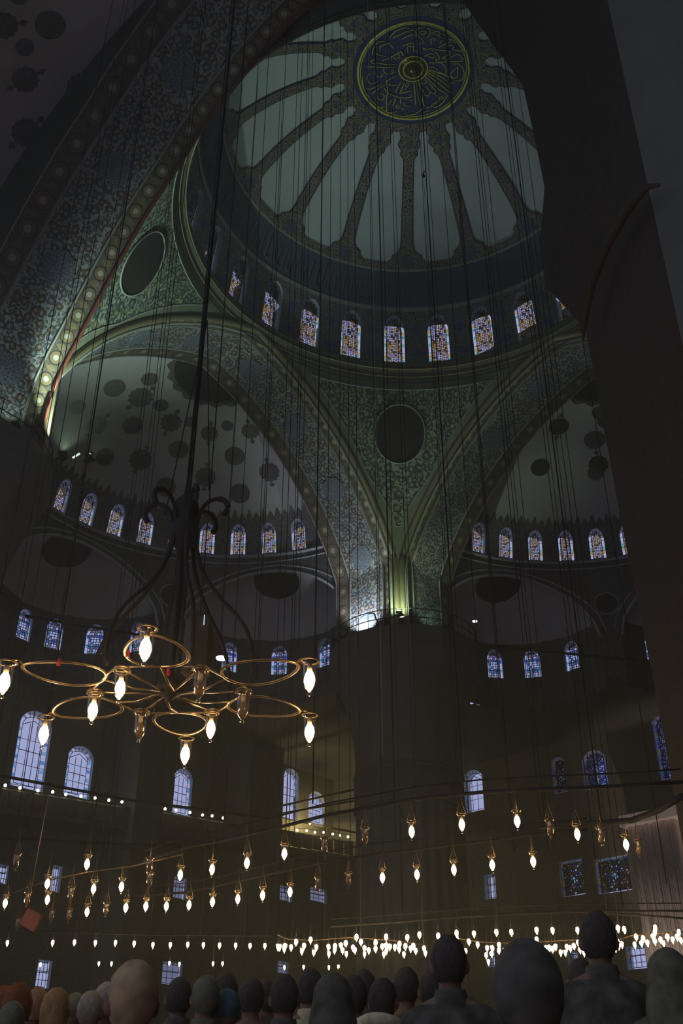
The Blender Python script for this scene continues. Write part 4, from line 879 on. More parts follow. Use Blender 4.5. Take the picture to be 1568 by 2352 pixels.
# ---------------- piers ----------------
def pier(cx,cy,label,body=3.1,cap=4.25,ang=0,ledge=True):
    m=MB(); fl_=lambda a:1+.018*math.cos(28*a)
    root=link('pier',None,None,label,'pier',None,'structure',(cx,cy,FZ)); 
    m.lathe([(body*1.08,0),(body*1.08,.5),(body,.6),(body,15.6)],(0,0,0),168,0,fl_); link('fluted_shaft',m.mesh('shaft',[K['stone']]),root)
    m=MB(); m.lathe([(body,15.5),(body+.12,15.6),(body+.12,17.2),(body,17.3),(body+.1,17.5)],(0,0,0),64); link('inscribed_band',m.mesh('band',[K['dark']]),root)
    for z in (15.55,17.25):
        m=MB(); m.tube([((body+.13)*math.cos(a),(body+.13)*math.sin(a),z) for a in np.linspace(0,2*math.pi,65)[:-1]],.06,5,0,True); link('band_moulding',m.mesh('bm',[K['stone']]),root)
    m=MB(); h=ZP-FZ; m.lathe([(body+.05,17.4),(body+.1,19),(body+.5,21),(cap-.25,22.6),(cap,h-1.2),(cap+.05,h-.5),(cap,h),(.1,h)],(0,0,0),16); link('capital',m.mesh('cap',[K['stone']],False),root)
    # ledge railing
    m=MB()
    for zz in (h+.45,h+.95): m.tube([(cap*.97*math.cos(a),cap*.97*math.sin(a),zz) for a in np.linspace(0,2*math.pi,33)[:-1]],.03,4,0,True)
    for i in range(32):
        a=2*math.pi*i/32; m.tube([(cap*.97*math.cos(a),cap*.97*math.sin(a),h),(cap*.97*math.cos(a),cap*.97*math.sin(a),h+.95)],.02,4)
    link('ledge_railing',m.mesh('rail',[K['iron']],False),root,None,None,None,'stuff')
    return root
pier(-13.3,14.05,'huge dark fluted pier in the middle of the hall',2.8)
pier(-14.35,-13.95,'huge dark fluted pier at the left edge',2.9,4.3)
pier(13.75,13.65,'huge fluted pier hidden behind the near right pier')
# ---------------- floodlights on the pier ledges ----------------
def flood(x,y,z,aim,power,col,label,size=math.radians(110),blend=.6,rad=.12):
    r=empty('floodlight',(x,y,z),label,'floodlight','floodlights on the pier ledges')
    d=Vector(aim)-Vector((x,y,z+.3)); d.normalize(); q=d.to_track_quat('-Z','Y')
    m=MB(); m.box((0,0,.02),(.22,.16,.02)); m.tube([(-.18,0,.04),(-.18,0,.34)],.02,5); m.tube([(.18,0,.04),(.18,0,.34)],.02,5); link('bracket',m.mesh('bracket',[K['iron']],False),r)
    m=MB(); R3=np.array(q.to_matrix()); m.box(np.array([0,0,.3])-R3@np.array([0,0,-1])*.09,(.16,.12,.06),0,R3); link('lamp_housing',m.mesh('lh',[K['iron']],False),r)
    m=MB(); m.box(np.array([0,0,.3])-R3@np.array([0,0,-1])*.02,(.13,.09,.006),0,R3); link('lens',m.mesh('lens',[emitter('flood_lens',col,6)],False),r)
    ld=bpy.data.lights.new('flood_beam','SPOT'); ld.energy=power; ld.color=col; ld.spot_size=size; ld.spot_blend=blend; ld.shadow_soft_size=rad
    lo=bpy.data.objects.new('flood_beam',ld); COL.objects.link(lo); lo.parent=r; lo.location=Vector((0,0,.3))+d*.06; lo.rotation_euler=q.to_euler()
    return r
h=ZP+.02; YG=(.75,1.0,.60); GW=(.72,1.0,.85); BW=(.80,.90,1.0); GR=(.62,1.0,.86)
# far pier
flood(-10.75,10.75,h,(-11.3,11.3,32),FP*2.2,YG,'small floodlight at the foot of the far pendentive')
flood(-13.9,10.4,h,(-13.5,11.9,29.5),FP*2.4,BW,'floodlight on the far pier washing the left arch soffit')
flood(-10.3,13.6,h,(-10.9,13.6,31),FP*.12,GR,'floodlight on the far pier beside the right arch')
flood(-10.2,9.9,h,(1,-1,48),FD*.55,GR,'far pier floodlight aimed up into the main dome',math.radians(95))
# left pier
flood(-10.75,-10.75,h,(-11.5,-10.0,33),FP*9,GW,'small floodlight at the foot of the left pendentive',math.radians(84))
flood(-13.3,-10.6,h,(-13.3,-11.6,30),FP*1.2,GW,'floodlight on the left pier washing the arch soffit')
flood(-10.4,-13.2,h,(-11.4,-13.8,33),FP*.2,GW,'floodlight on the left pier washing the near arch')
flood(-10.1,-9.9,h,(1,1,48),FD*.7,GR,'left pier floodlight aimed up into the main dome',math.radians(95))
# hidden right pier
flood(10.2,9.9,h,(-2.5,-2.5,48),FD*1.7,GR,'floodlight on the hidden right pier aimed into the dome',math.radians(66))

# thin tinted haze added through the hall to lift its dark tones
m=MB(); m.box((1,-1.5,26),(31.5,32,25.6)); t=NT('haze'); vs_=t.n('VolumeScatter',Color=(.92,1,.78,1),Density=HAZE,Anisotropy=.35); t.t.links.new(vs_.outputs[0],t.out.inputs['Volume'])
if HAZE>0:
    hz=link('haze',m.mesh('haze',[t.m],False),None,'thin haze added through the whole hall to lift its dark tones','haze',None,'stuff')
BULBM=None
mb_=MB(); mb_.lathe([(.001,.1),(.03,.08),(.07,.05),(.085,0),(.07,-.05),(.001,-.085)],(0,0,0),10); BULBM=mb_.mesh('bulb',[emitter('gallery_bulb',(1,.85,.55),7)])
# ---------------- galleries with bulb strings ----------------
gl=T['galy']; bays=[(gl[0][1],gl[1][1],17.62,18.28),(gl[2][1],gl[3][1],18.5,18.92),(gl[4][1],gl[5][1],19.3,19.8)]
bayn=['left bay','middle bay','yellow-lit bay beside the far pier']
for k,(y0,y1,za,zb_) in enumerate(bays):
    root=link('gallery',None,None,'stone gallery balcony on the far left wall, '+bayn[k],'balcony','galleries on the far left wall',None,(-28.85,(y0+y1)/2,za-1.3))
    L=lambda p:(p[0]+28.85,p[1]-(y0+y1)/2,p[2]-za+1.3)
    m=MB(); V=[];dz=zb_-za
    for x in(-31,-28.8):
        for y,q in((y0,0),(y1,dz)):
            for z in(za-1.45,za-1.2): V.append(L((x,y,z+q)))
    m.add(V,[(0,1,3,2),(4,6,7,5),(0,4,5,1),(2,3,7,6),(0,2,6,4),(1,5,7,3)]); link('floor_slab',m.mesh('fs',[K['stone']],False),root)
    npan=max(5,int((y1-y0)/1.0))
    for i in range(npan):
        ya=y0+(y1-y0)*i/npan+.06; yb=y0+(y1-y0)*(i+1)/npan-.06; q=dz*(i+.5)/npan
        m=MB(); m.box(L((-28.85,(ya+yb)/2,za-.72+q)),(.06,(yb-ya)/2,.42)); m.box(L((-28.78,(ya+yb)/2,za-.72+q)),(.02,(yb-ya)/2-.12,.3)); link('parapet_panel',m.mesh('pp',[K['stone']],False),root)
    m=MB(); m.tube([L((-28.85,y0,za-.24)),L((-28.85,y1,zb_-.24))],.09,6); link('handrail',m.mesh('hr',[K['stone']]),root)
    # bulb string
    pts=T['gal'][k]; st=link('string_light',None,None,'string of small round bulbs along the gallery, '+bayn[k],'string lights','bulb strings on the galleries',None,pts[0]); p0=np.array(pts[0])
    m=MB(); m.tube([np.array(p)-p0+[0,0,.14] for p in pts],.015,4); link('wire',m.mesh('w',[K['wire']]),st)
    for p in pts:
        o=link('bulb',BULBM,st); o.location=np.array(p)-p0
for (ya,yb,top) in ((7.5,9.5,24.5),(16.4,19.4,24.5),(27.0,29.5,24.5)):
    m=MB(); m.box((-29.7,(ya+yb)/2,(top+FZ)/2),(1.25,(yb-ya)/2,(top-FZ)/2)); m.box((-29.7,(ya+yb)/2,16),(1.4,(yb-ya)/2+.15,.2))
    link('wall_left_buttress',m.mesh('bu',[K['stone']],False),None,'dark square buttress between the gallery bays',None,None,'structure')
gp=bpy.data.lights.new('gallery_glow','POINT'); gp.energy=GAL; gp.color=(1,.78,.3); gp.shadow_soft_size=.1
gr=empty('gallery_lamp',(-29.6,23.2,20.4),'small yellow lamp inside the lit gallery bay','lamp'); go=bpy.data.objects.new('gallery_glow',gp); COL.objects.link(go); go.parent=gr; go.location=(0,0,-.35)
m=MB(); m.lathe([(.001,.1),(.12,.05),(.14,-.05),(.1,-.06)],(0,0,0),12); link('shade',m.mesh('shade',[K['iron']]),gr)
m=MB(); m.lathe([(.001,-.04),(.05,-.06),(.06,-.1),(.001,-.15)],(0,0,0),10); link('bulb',m.mesh('b',[K['bulbfar']]),gr); m=MB(); m.tube([(0,0,.1),(0,0,4.1)],.012,4); link('wire',m.mesh('w',[K['wire']]),gr)
# pale pilasters low at the right, standing before the right wall
px0,px1,px2=T['pil'][0],T['pil'][1],T['pil'][2]
pr_=empty('pilaster_bay',(px0[0],28.6,FZ),'pale fluted marble pilasters low at the right edge','pilaster'); pr_['kind']='structure'; del pr_['category']
for i in range(6):
    m=MB(); x=.2+i*.52; zt=17.5; m.box((x,.6,(zt-FZ)/2),(.2,.5,(zt-FZ)/2)); 
    for q in (-.1,0,.1): m.tube([(x+q,.08,0),(x+q,.08,zt-FZ)],.045,6)
    link('pilaster',m.mesh('pi',[K['lightstone']]),pr_)
m=MB(); m.box((3.2,1.2,8),(3.3,.1,8.6)); m.box((3.2,.5,17.0),(3.5,.9,.3)); link('back_panel',m.mesh('bp',[K['lightstone']],False),pr_)
flood(px0[0]+4,20.5,FZ,(px0[0]+3.2,28.6,12.5),PIL,(1,.80,.66),'added unseen light on the floor brightening the pale pilasters',math.radians(42))  # added light, no known lamp stands here; brightens the marble
# ---------------- tie rods ----------------
tn=['iron tie rod low across the tall left window','iron tie rod across the second gallery bay','long iron tie rod below the left galleries','upper tie rod in the yellow bay','lower tie rod in the yellow bay','slanting tie rod in the yellow bay','iron tie rod in front of the right exedra windows','iron tie rod in front of the left exedra windows']
for i,(a,b) in enumerate(T['tierods']):
    m=MB(); m.tube([a,b],.075,6); o=link('tie_rod',m.mesh('tie_rod',[K['iron']]),None,tn[i],'tie rod','iron tie rods between the walls')
# ---------------- glass oil-lamp shaped lights ----------------
def cup_prof(s=1): return [(r*s,z*s) for r,z in ((.062,.122),(.066,.126),(.058,.112),(.05,.1),(.048,.06),(.049,.02),(.044,-.03),(.030,-.068),(.014,-.088),(.009,-.096),(.013,-.104),(.017,-.113),(.013,-.122),(.001,-.127))]
def mk(name,prof,mat,n=14):
    m=MB(); m.lathe(prof,(0,0,0),n); return m.mesh(name,[mat])
CUP=mk('glass_cup',cup_prof(),K['lampglass']); RIM=None
m=MB(); m.tube([(.062*math.cos(a),.062*math.sin(a),.121) for a in np.linspace(0,2*math.pi,17)[:-1]],.006,5,0,True); RIM=m.mesh('rim',[K['brass']])
BON=mk('bulb',[(.001,.05),(.02,.046),(.031,.022),(.038,-.015),(.031,-.045),(.014,-.072),(.001,-.08)],K['bulb'],10)
BOFF=mk('bulb',[(.001,.05),(.02,.046),(.031,.022),(.038,-.015),(.031,-.045),(.014,-.072),(.001,-.08)],K['bulboff'],10)
SOCK=mk('socket',[(.001,.1),(.018,.1),(.018,.045),(.001,.043)],K['socket'],10)
m=MB(); m.tube([(.06,0,.122),(.0,0,.34),(0,0,.52)],.0035,4); m.tube([(-.06,0,.122),(.0,0,.34)],.0035,4); m.tube([(0,0,.1),(0,0,.34)],.003,4); WIRE=m.mesh('wire',[K['brass']])
def lamp(loc,lit,label,group,s=1.0,wire=True,rz=0,cat='lamp',drop=None):
    r=empty('hanging_lamp',loc,label,cat,group); r.scale=(s,s,s); r.rotation_euler=(0,0,rz)
    for nm,me in (('glass_cup',CUP),('rim',RIM),('bulb',BON if lit else BOFF),('socket',SOCK)): link(nm,me,r)
    if wire: link('wire',WIRE,r)
    return r
grp=[(9,'upper right ring'),(8,'second right ring'),(12,'left ring below the chandelier'),(16,'low left row')]
i=0
for n,nm in grp:
    for lit_ in (1,0):
        js=sorted([j for j in range(i,i+n) if T['near'][j][3]==lit_],key=lambda j:T['nearu'][j])
        for o_,j in enumerate(js):
            x,y,z,l=T['near'][j]; st_='lit' if l else 'unlit'
            lamp((x,y,z),l,'%s glass lamp, %s %s one from the left on the %s'%(st_,ORD[o_],st_,nm),st_+' lamps of the '+nm,.97,rz=rnd.uniform(0,3))
    i+=n
# far lamps: one small mesh each
m=MB(); m.lathe([(.05,.1),(.05,.02),(.042,-.03),(.028,-.065),(.001,-.11)],(0,0,0),10,1); m.lathe([(.001,.06),(.03,.04),(.036,-.01),(.02,-.05),(.001,-.07)],(0,0,0),8,0); m.tube([(0,0,.1),(0,0,.38)],.006,3,2); FARL=m.mesh('hanging_lamp',[K['bulbfar'],K['lampglass'],K['wire']])
gn={'E':('small lit lamp in the long straight row at lower left','straight row of lamps at lower left'),'F':('tiny far lamp low behind the crowd at left','farthest lamps under the gallery'),'G':('small lit lamp of the dense cluster over the middle of the crowd','dense middle cluster of lamps'),'H':('small lit lamp of the dense cluster over the right of the crowd','dense right cluster of lamps')}
cnt={}
for x,y,z,g in T['far']:
    up=len(g)>1; cnt[g]=cnt.get(g,0)+1; k_=cnt[g]; g=g[0]
    if g in 'EF' or up:
        lab_='small lit lamp, %s from the left in the %s'%(ORD[min(k_,20)-1],{'E':'long straight row at lower left','F':'lowest far row behind the crowd','G':'loose upper row over the middle cluster','H':'loose upper row over the right cluster'}[g])
    else: lab_=gn[g][0]
    o=link('hanging_lamp',FARL,None,lab_,'lamp',gn[g][1],None,(x,y,z)); s={'E':.95,'F':.8,'G':1.0,'H':1.0}[g]; o.scale=(s,s,s)
# ---------------- iron rings carrying the lamps ----------------
rl=['upper iron lamp ring sweeping across the right','second iron lamp ring behind the upper one','left iron lamp ring below the chandelier','thick black cable swag at the right edge','low iron ring above the lamp clusters','short iron bar low at the right edge','thin bar through the middle lamp cluster','thin bar through the right lamp cluster','thin bar through the rightmost lamps','thin bar above the straight left lamp row']
for i,pts in enumerate(T['rings']):
    P=[np.array(p) for p in pts]; Q=[]
    for a,b in zip(P[:-1],P[1:]):
        for t in (0,.5): Q.append(a+(b-a)*t)
    Q.append(P[-1]); dist=np.linalg.norm(P[len(P)//2]-np.array(cm['loc'])); r=[.024,.021,.011,.04,.028,.024,.012,.012,.016,.012][i]
    m=MB(); m.tube(Q,r,6)
    if i in (0,1,4): m.tube([q+np.array([0,0,.16]) for q in Q],r*.45,4)
    link('lamp_ring' if i!=3 else 'cable_swag',m.mesh('lamp_ring',[K['iron'] if i not in(2,6,7,8) else K['brass']]),None,rl[i],'lamp ring' if i!=3 else 'cable',None)
# ---------------- near chandelier ----------------
ch=T['chand']; c0=np.array(ch['c']); Ro,ph,tx,ty,Ri=ch['Ro'],ch['ph'],ch['tx'],ch['ty'],ch['Ri']
cr_=empty('chandelier',tuple(c0),'large brass chandelier of petal loops with glass lamps','chandelier')
def cpt(r,a,z=0): lx,ly=r*math.cos(a),r*math.sin(a); return np.array([lx,ly,z+tx*lx+ty*ly])
bar=lambda m,pts,w=.016,cl=False: m.tube(pts,w,6,0,cl,flat=.55)
names_=['bright chandelier lamp at the top, inside its loop','chandelier lamp at the upper right tip','chandelier lamp at the lower right tip','lowest chandelier lamp under its round loop','chandelier lamp at the lower left tip','chandelier lamp cut by the left edge']
inn=[('unlit chandelier lamp right of the centre',0),('unlit chandelier lamp near the right loops',0),('lit chandelier lamp lower right of the centre',1),('unlit chandelier lamp lower left of the centre',0),('lit chandelier lamp left, below the inner ring',1),('lit chandelier lamp upper left of the centre',1)]
for i in range(6):
    a=ph+i*math.pi/3
    m=MB(); lc=1.02; pts=[cpt(0,0)+cpt(.62,a)+0*cpt(0,0) for _ in range(0)]
    L_=[]
    for t in np.linspace(0,2*math.pi,29)[:-1]:
        rr_=1.0+.37*math.cos(t); sdev=.26*math.sin(t)*(1-.25*math.cos(t)); L_.append(cpt(1,a)*rr_+np.array([-math.sin(a),math.cos(a),0])*sdev)
    bar(m,L_,.019,True); link('petal_loop',m.mesh('petal_loop',[K['brass']]),cr_)
    m=MB(); bar(m,[cpt(1.35,a),cpt(1.42,a,.04),cpt(Ro-.03,a,.03)],.018); m.tube([cpt(Ro,a,.0)+np.array([.075*math.cos(t),.075*math.sin(t),0]) for t in np.linspace(0,2*math.pi,17)[:-1]],.009,5,0,True); link('lamp_bracket',m.mesh('lb',[K['brass']]),cr_)
    # bars crossing between neighbouring petals (six-pointed star) and spokes
    m=MB(); b=a+math.pi/3; n1,n2=cpt(.64,a),cpt(.64,b); mid=cpt(.74,a+math.pi/6)
    bar(m,[n1,(n1+mid)/2+cpt(.02,a),mid,(n2+mid)/2,n2],.015); link('inner_bar',m.mesh('ib',[K['brass']]),cr_)
    m=MB(); bar(m,[cpt(.1,a+.5,-.03),cpt(.35,a+.1,-.05),cpt(.64,a)],.014); bar(m,[cpt(.1,b-.5,-.03),cpt(.4,a+math.pi/6,-.02),mid],.014); link('spoke',m.mesh('sp',[K['brass']]),cr_)
    # lamps
    p=c0+cpt(Ro,a); lamp((p[0],p[1],p[2]-.16),1,'lit '+names_[i],'lamps on the chandelier',1.3,False)
    p=c0+cpt(Ri,a+math.pi/6); lb_,lit=inn[i]; lamp((p[0],p[1],p[2]-.17),lit,lb_,'lamps on the chandelier',1.2,False)
    m=MB(); q=cpt(Ri,a+math.pi/6); m.tube([q+np.array([.07*math.cos(t),.07*math.sin(t),0]) for t in np.linspace(0,2*math.pi,17)[:-1]],.009,5,0,True); link('lamp_seat',m.mesh('ls',[K['brass']]),cr_)
    # S-shaped arm from the crown hub
    a2=a+.35
    m=MB(); pa=[(.40,1.86),(.44,1.96),(.38,2.05),(.27,2.06),(.18,1.98),(.13,1.82),(.14,1.55),(.22,1.25),(.38,.98),(.55,.78),(.68,.6),(.76,.38),(.78,.15),(.74,0)]
    Pp=[]
    for k in range(len(pa)-1):
        for t in (0,.33,.66): 
            p0_=pa[max(0,k-1)];p1_=pa[k];p2_=pa[k+1];p3_=pa[min(len(pa)-1,k+2)]
            f=lambda j:.5*((2*p1_[j])+(-p0_[j]+p2_[j])*t+(2*p0_[j]-5*p1_[j]+4*p2_[j]-p3_[j])*t*t+(-p0_[j]+3*p1_[j]-3*p2_[j]+p3_[j])*t**3)
            Pp.append(cpt(f(0),a2)+np.array([0,0,f(1)]))
    if i%2==0 or True: m.tube(Pp,[.03 if k<8 else .022 for k in range(len(Pp))],7); link('scroll_arm',m.mesh('sa',[K['iron']]),cr_)
m=MB(); m.lathe([(.001,2.3),(.03,2.28),(.04,2.15),(.12,2.05),(.14,1.95),(.10,1.85),(.15,1.75),(.15,1.6),(.06,1.5),(.045,1.3),(.045,.2),(.07,.1),(.13,.04),(.14,-.01),(.07,-.05),(.025,-.09),(.001,-.11)],(0,0,0),20); link('centre_stem',m.mesh('cs',[K['iron']]),cr_)
m=MB(); m.tube([(.07,0,1.6),(.085,.01,.9),(.07,0,.1)],.02,6); link('feed_pipe',m.mesh('fp',[K['iron']]),cr_)
for p in ((.5,ph+.1),(.98,ph-.25),(1.15,ph+5*math.pi/3+.2)):
    m=MB(); q=cpt(*p); m.box(q,(.012,.012,.03)); link('red_clip',m.mesh('rc',[K['redtag']],False),cr_,'small red cable clip')
m=MB(); m.tube([(0,0,2.25),(.02,.01,9),(.05,.03,24)],.014,5); m.tube([(.0,.03,2.2),(-.05,.1,24)],.012,4); m.tube([(.35,0,2.05),(.05,.02,4.5)],.008,4); m.tube([(-.35,0,2.05),(.05,.02,4.5)],.008,4)
link('suspension_cable',m.mesh('sc',[K['wire']]),cr_)
# dark box with a slit of light behind the chandelier
bx=np.array(T['boxp'])
hb=empty('loudspeaker_column',tuple(bx),'dark brown six-sided box hanging behind the chandelier','loudspeaker')
m=MB(); m.lathe([(.001,.80),(.10,.80),(.17,.70),(.18,.02),(.001,0)],(0,0,0),6); link('cabinet',m.mesh('cab',[plain('brown_metal',(.07,.055,.03),.55)],False),hb)
dv=np.array(cm['loc'])[:2]-bx[:2]; dv/=np.linalg.norm(dv); rv=np.array([-dv[1],dv[0]])
m=MB(); q=np.array([*(dv*.175+rv*.05),.64]); m.tube([q-[0,0,.06],q+[0,0,.07]],.006,4); link('light_slit',m.mesh('ls',[emitter('slit',(.6,.72,1),1.2)]),hb,'narrow bluish slit of light')
m=MB(); m.tube([(0,0,.8),(0,0,19)],.01,4); link('hanger',m.mesh('hg',[K['wire']]),hb)
# ---------------- vertical cables ----------------
def ztop_at(x,y):
    r=math.hypot(x,y)
    if r<RD-.3: return ZB+HD*math.sqrt(1-(r/RD)**2)
    for s in 'WNS':
        o,l=side(s); u=o[0]*x+o[1]*y-U0; v=l[0]*x+l[1]*y
        if u>0 and u*u+v*v<(RS-.4)**2: return ZW+HS*math.sqrt(1-(u*u+v*v)/RS**2)
    if max(abs(x),abs(y))<A+KOUT and min(abs(x),abs(y))<8: return 36.0
    return 24.4 if not(y<-11 and -4<x<18) else 45.2
def zone(x,y,pu):
    if math.hypot(x,y)<RD: return 'from the main dome, '+('left of' if pu<800 else 'below' if pu<1050 else 'right of')+' its medallion'
    return ['in front of the near arch and left pier','in front of the left semidome','in front of the far pier and its arches','in front of the right semidome'][0 if pu<300 else 1 if pu<760 else 2 if pu<1060 else 3]
pale=plain('pale_cord',(.16,.16,.17),.7)
for i,(x,y,w_,pu) in enumerate(T['cab']):
    d=math.hypot(x-cm['loc'][0],y-cm['loc'][1]); r=w_*.00034*d+.002; zt=ztop_at(x,y); m=MB(); m.tube([(x,y,5.5),(x,y,zt)],r,5)
    hc_=link('hanging_cable',m.mesh('hanging_cable',[K['wire'] if i!=11 else pale]),None,'thin dark cable hanging %s'%zone(x,y,pu) if i!=11 else 'pale cord hanging beside the dome medallion','cable','cables hanging from the vaults' if i!=11 else None)
    if i!=11: hc_['px']=pu
cz={}
for o in sorted([o for o in COL.objects if o.name.startswith('hanging_cable') and o.get('group')],key=lambda o:o['px']):
    k_=o['label']; cz[k_]=cz.get(k_,0)+1; o['label']=k_.replace('thin dark cable','thin cable, %s from the left,'%ORD[cz[k_]-1]); del o['px']
# ornament hanging from a cable under the dome
q=np.array((9.856,-13.084,23.995)); zt=q[2]
m=MB(); m.tube([(0,0,-.05),(.01,0,.03)],.02,6); m.tube([(-.07,.04,.01),(0,0,.04),(.07,-.03,.05)],.016,6); m.lathe([(.001,-.12),(.04,-.1),(.04,-.06),(.001,-.04)],(0,0,0),8); m.tube([(0,0,.05),(0,0,ztop_at(q[0],q[1])-zt)],.006,4); m.tube([(0,0,-.1),(0,0,-(zt-5.5))],.006,4)
link('cable_ornament',m.mesh('orn',[K['wire']]),None,'small dark knot on a cable against the dome','ornament',None,None,tuple(q))
# small spotlight in front of the right exedra, bars and lit rail at the left pier
q=(-15.6,17.9,29.0)
def spotlamp(loc,label,s=.2):
    r=empty('spotlight',loc,label,'spotlight'); m=MB(); m.lathe([(.001,.6*s),(.4*s,.5*s),(.5*s,0),(.45*s,0)],(0,0,0),12); link('housing',m.mesh('h',[K['iron']]),r)
    m=MB(); m.lathe([(.5*s,-.01),(.45*s,-.2*s),(.001,-.3*s)],(0,0,0),12); link('lens',m.mesh('l',[emitter('spot_lens',(1,.98,.9),2.5)]),r); return r
SPX=T['spot']; spotlamp(tuple(SPX[0]),'small bright spotlight in front of the right recess',.3); spotlamp(tuple(SPX[1]),'tiny bluish lamp right of the chandelier',.16)
# folding card sign at lower left
sg=empty('hanging_sign',tuple(SPX[2]),'small tilted reddish square panel among the lower left lamps','sign')
m=MB(); a=np.array(cm['r']); F3=np.array([-.58,.63,0]); Z=np.array([0,0,1.]); A1=(a*.85+Z*-.45); A2=(a*.35+Z*.9); A1/=np.linalg.norm(A1);A2/=np.linalg.norm(A2); s=.09
V=[-A1*s-A2*s,A1*s-A2*s,A1*s+A2*s,-A1*s+A2*s]; V=V+[v+F3*.03 for v in V]; m.add(V,[(0,1,2,3),(7,6,5,4),(0,4,5,1),(1,5,6,2),(2,6,7,3),(3,7,4,0)]); link('panel',m.mesh('pn',[plain('rust_panel',(.35,.13,.07),.7)],False),sg)
m=MB(); m.tube([V[3]*.95,V[2]*.95,V[1]*.95,V[0]*.95],.008,4,0,True); m.tube([V[3],np.array([0,0,1.2])],.005,4); link('edge_wire',m.mesh('ew',[K['brass']]),sg)

m=MB(); m.tube([np.array(T['bar'][0])*.4+np.array(T['bar'][1])*.6,T['bar'][1]],.045,5); lb=link('lit_rail_bar',m.mesh('lit_rail_bar',[emitter('lit_rail_glow',(.85,1,.9),.9)],False),None,'short white bar glowing in place of the lit rail on the left pier','light')  # emission stands in for light falling on the ledge rail
# ---------------- people ----------------
def capsule(m,a,b,ra,rb,n=12):
    a=np.array(a,float);b=np.array(b,float);t=b-a;L=np.linalg.norm(t);t/=L
    P=[];R=[]
    for k in range(4): q=math.pi/2*(1-k/4); P.append(a-t*ra*math.sin(q)); R.append(ra*math.cos(q)+1e-4)
    P.append(a);R.append(ra);P.append(b);R.append(rb)
    for k in range(1,5): q=math.pi/2*k/4; P.append(b+t*rb*math.sin(q)); R.append(rb*math.cos(q)+1e-4)
    m.tube(P,R,n)
def ball(m,c,r,sx=1,sy=1,sz=1,n=14):
    V=[];F=[]
    for i in range(n+1):
        e=-math.pi/2+math.pi*i/n
        for j in range(n): V.append((c[0]+r*sx*math.cos(e)*math.cos(2*math.pi*j/n),c[1]+r*sy*math.cos(e)*math.sin(2*math.pi*j/n),c[2]+r*sz*math.sin(e)))
    for i in range(n):
        for j in range(n): F.append((i*n+j,i*n+(j+1)%n,(i+1)*n+(j+1)%n,(i+1)*n+j))
    m.add(V,F)
def hand(m,w_,d,up,s=1):
    """open curled hand: palm and five fingers; w_ wrist, d direction, up palm-side"""
    w_=np.array(w_,float);d=np.array(d,float);d/=np.linalg.norm(d);sd=np.cross(d,up);sd/=np.linalg.norm(sd);up=np.cross(sd,d)
    capsule(m,w_,w_+d*.05,.026,.034)
    for k,(o,l) in enumerate(((-.027,.062),(-.009,.075),(.009,.07),(.027,.055))):
        p=w_+d*.075+sd*o; q=p+d*l*.55+up*.012; r=q+d*l*.3+up*.03
        capsule(m,p-d*.02,q,.0105,.0095,8); capsule(m,q,r,.0095,.008,8)
    p=w_+d*.03-sd*.03; q=p-sd*.028+d*.03+up*.01; capsule(m,p,q,.013,.011,8); capsule(m,q,q+d*.03+up*.012,.011,.009,8)
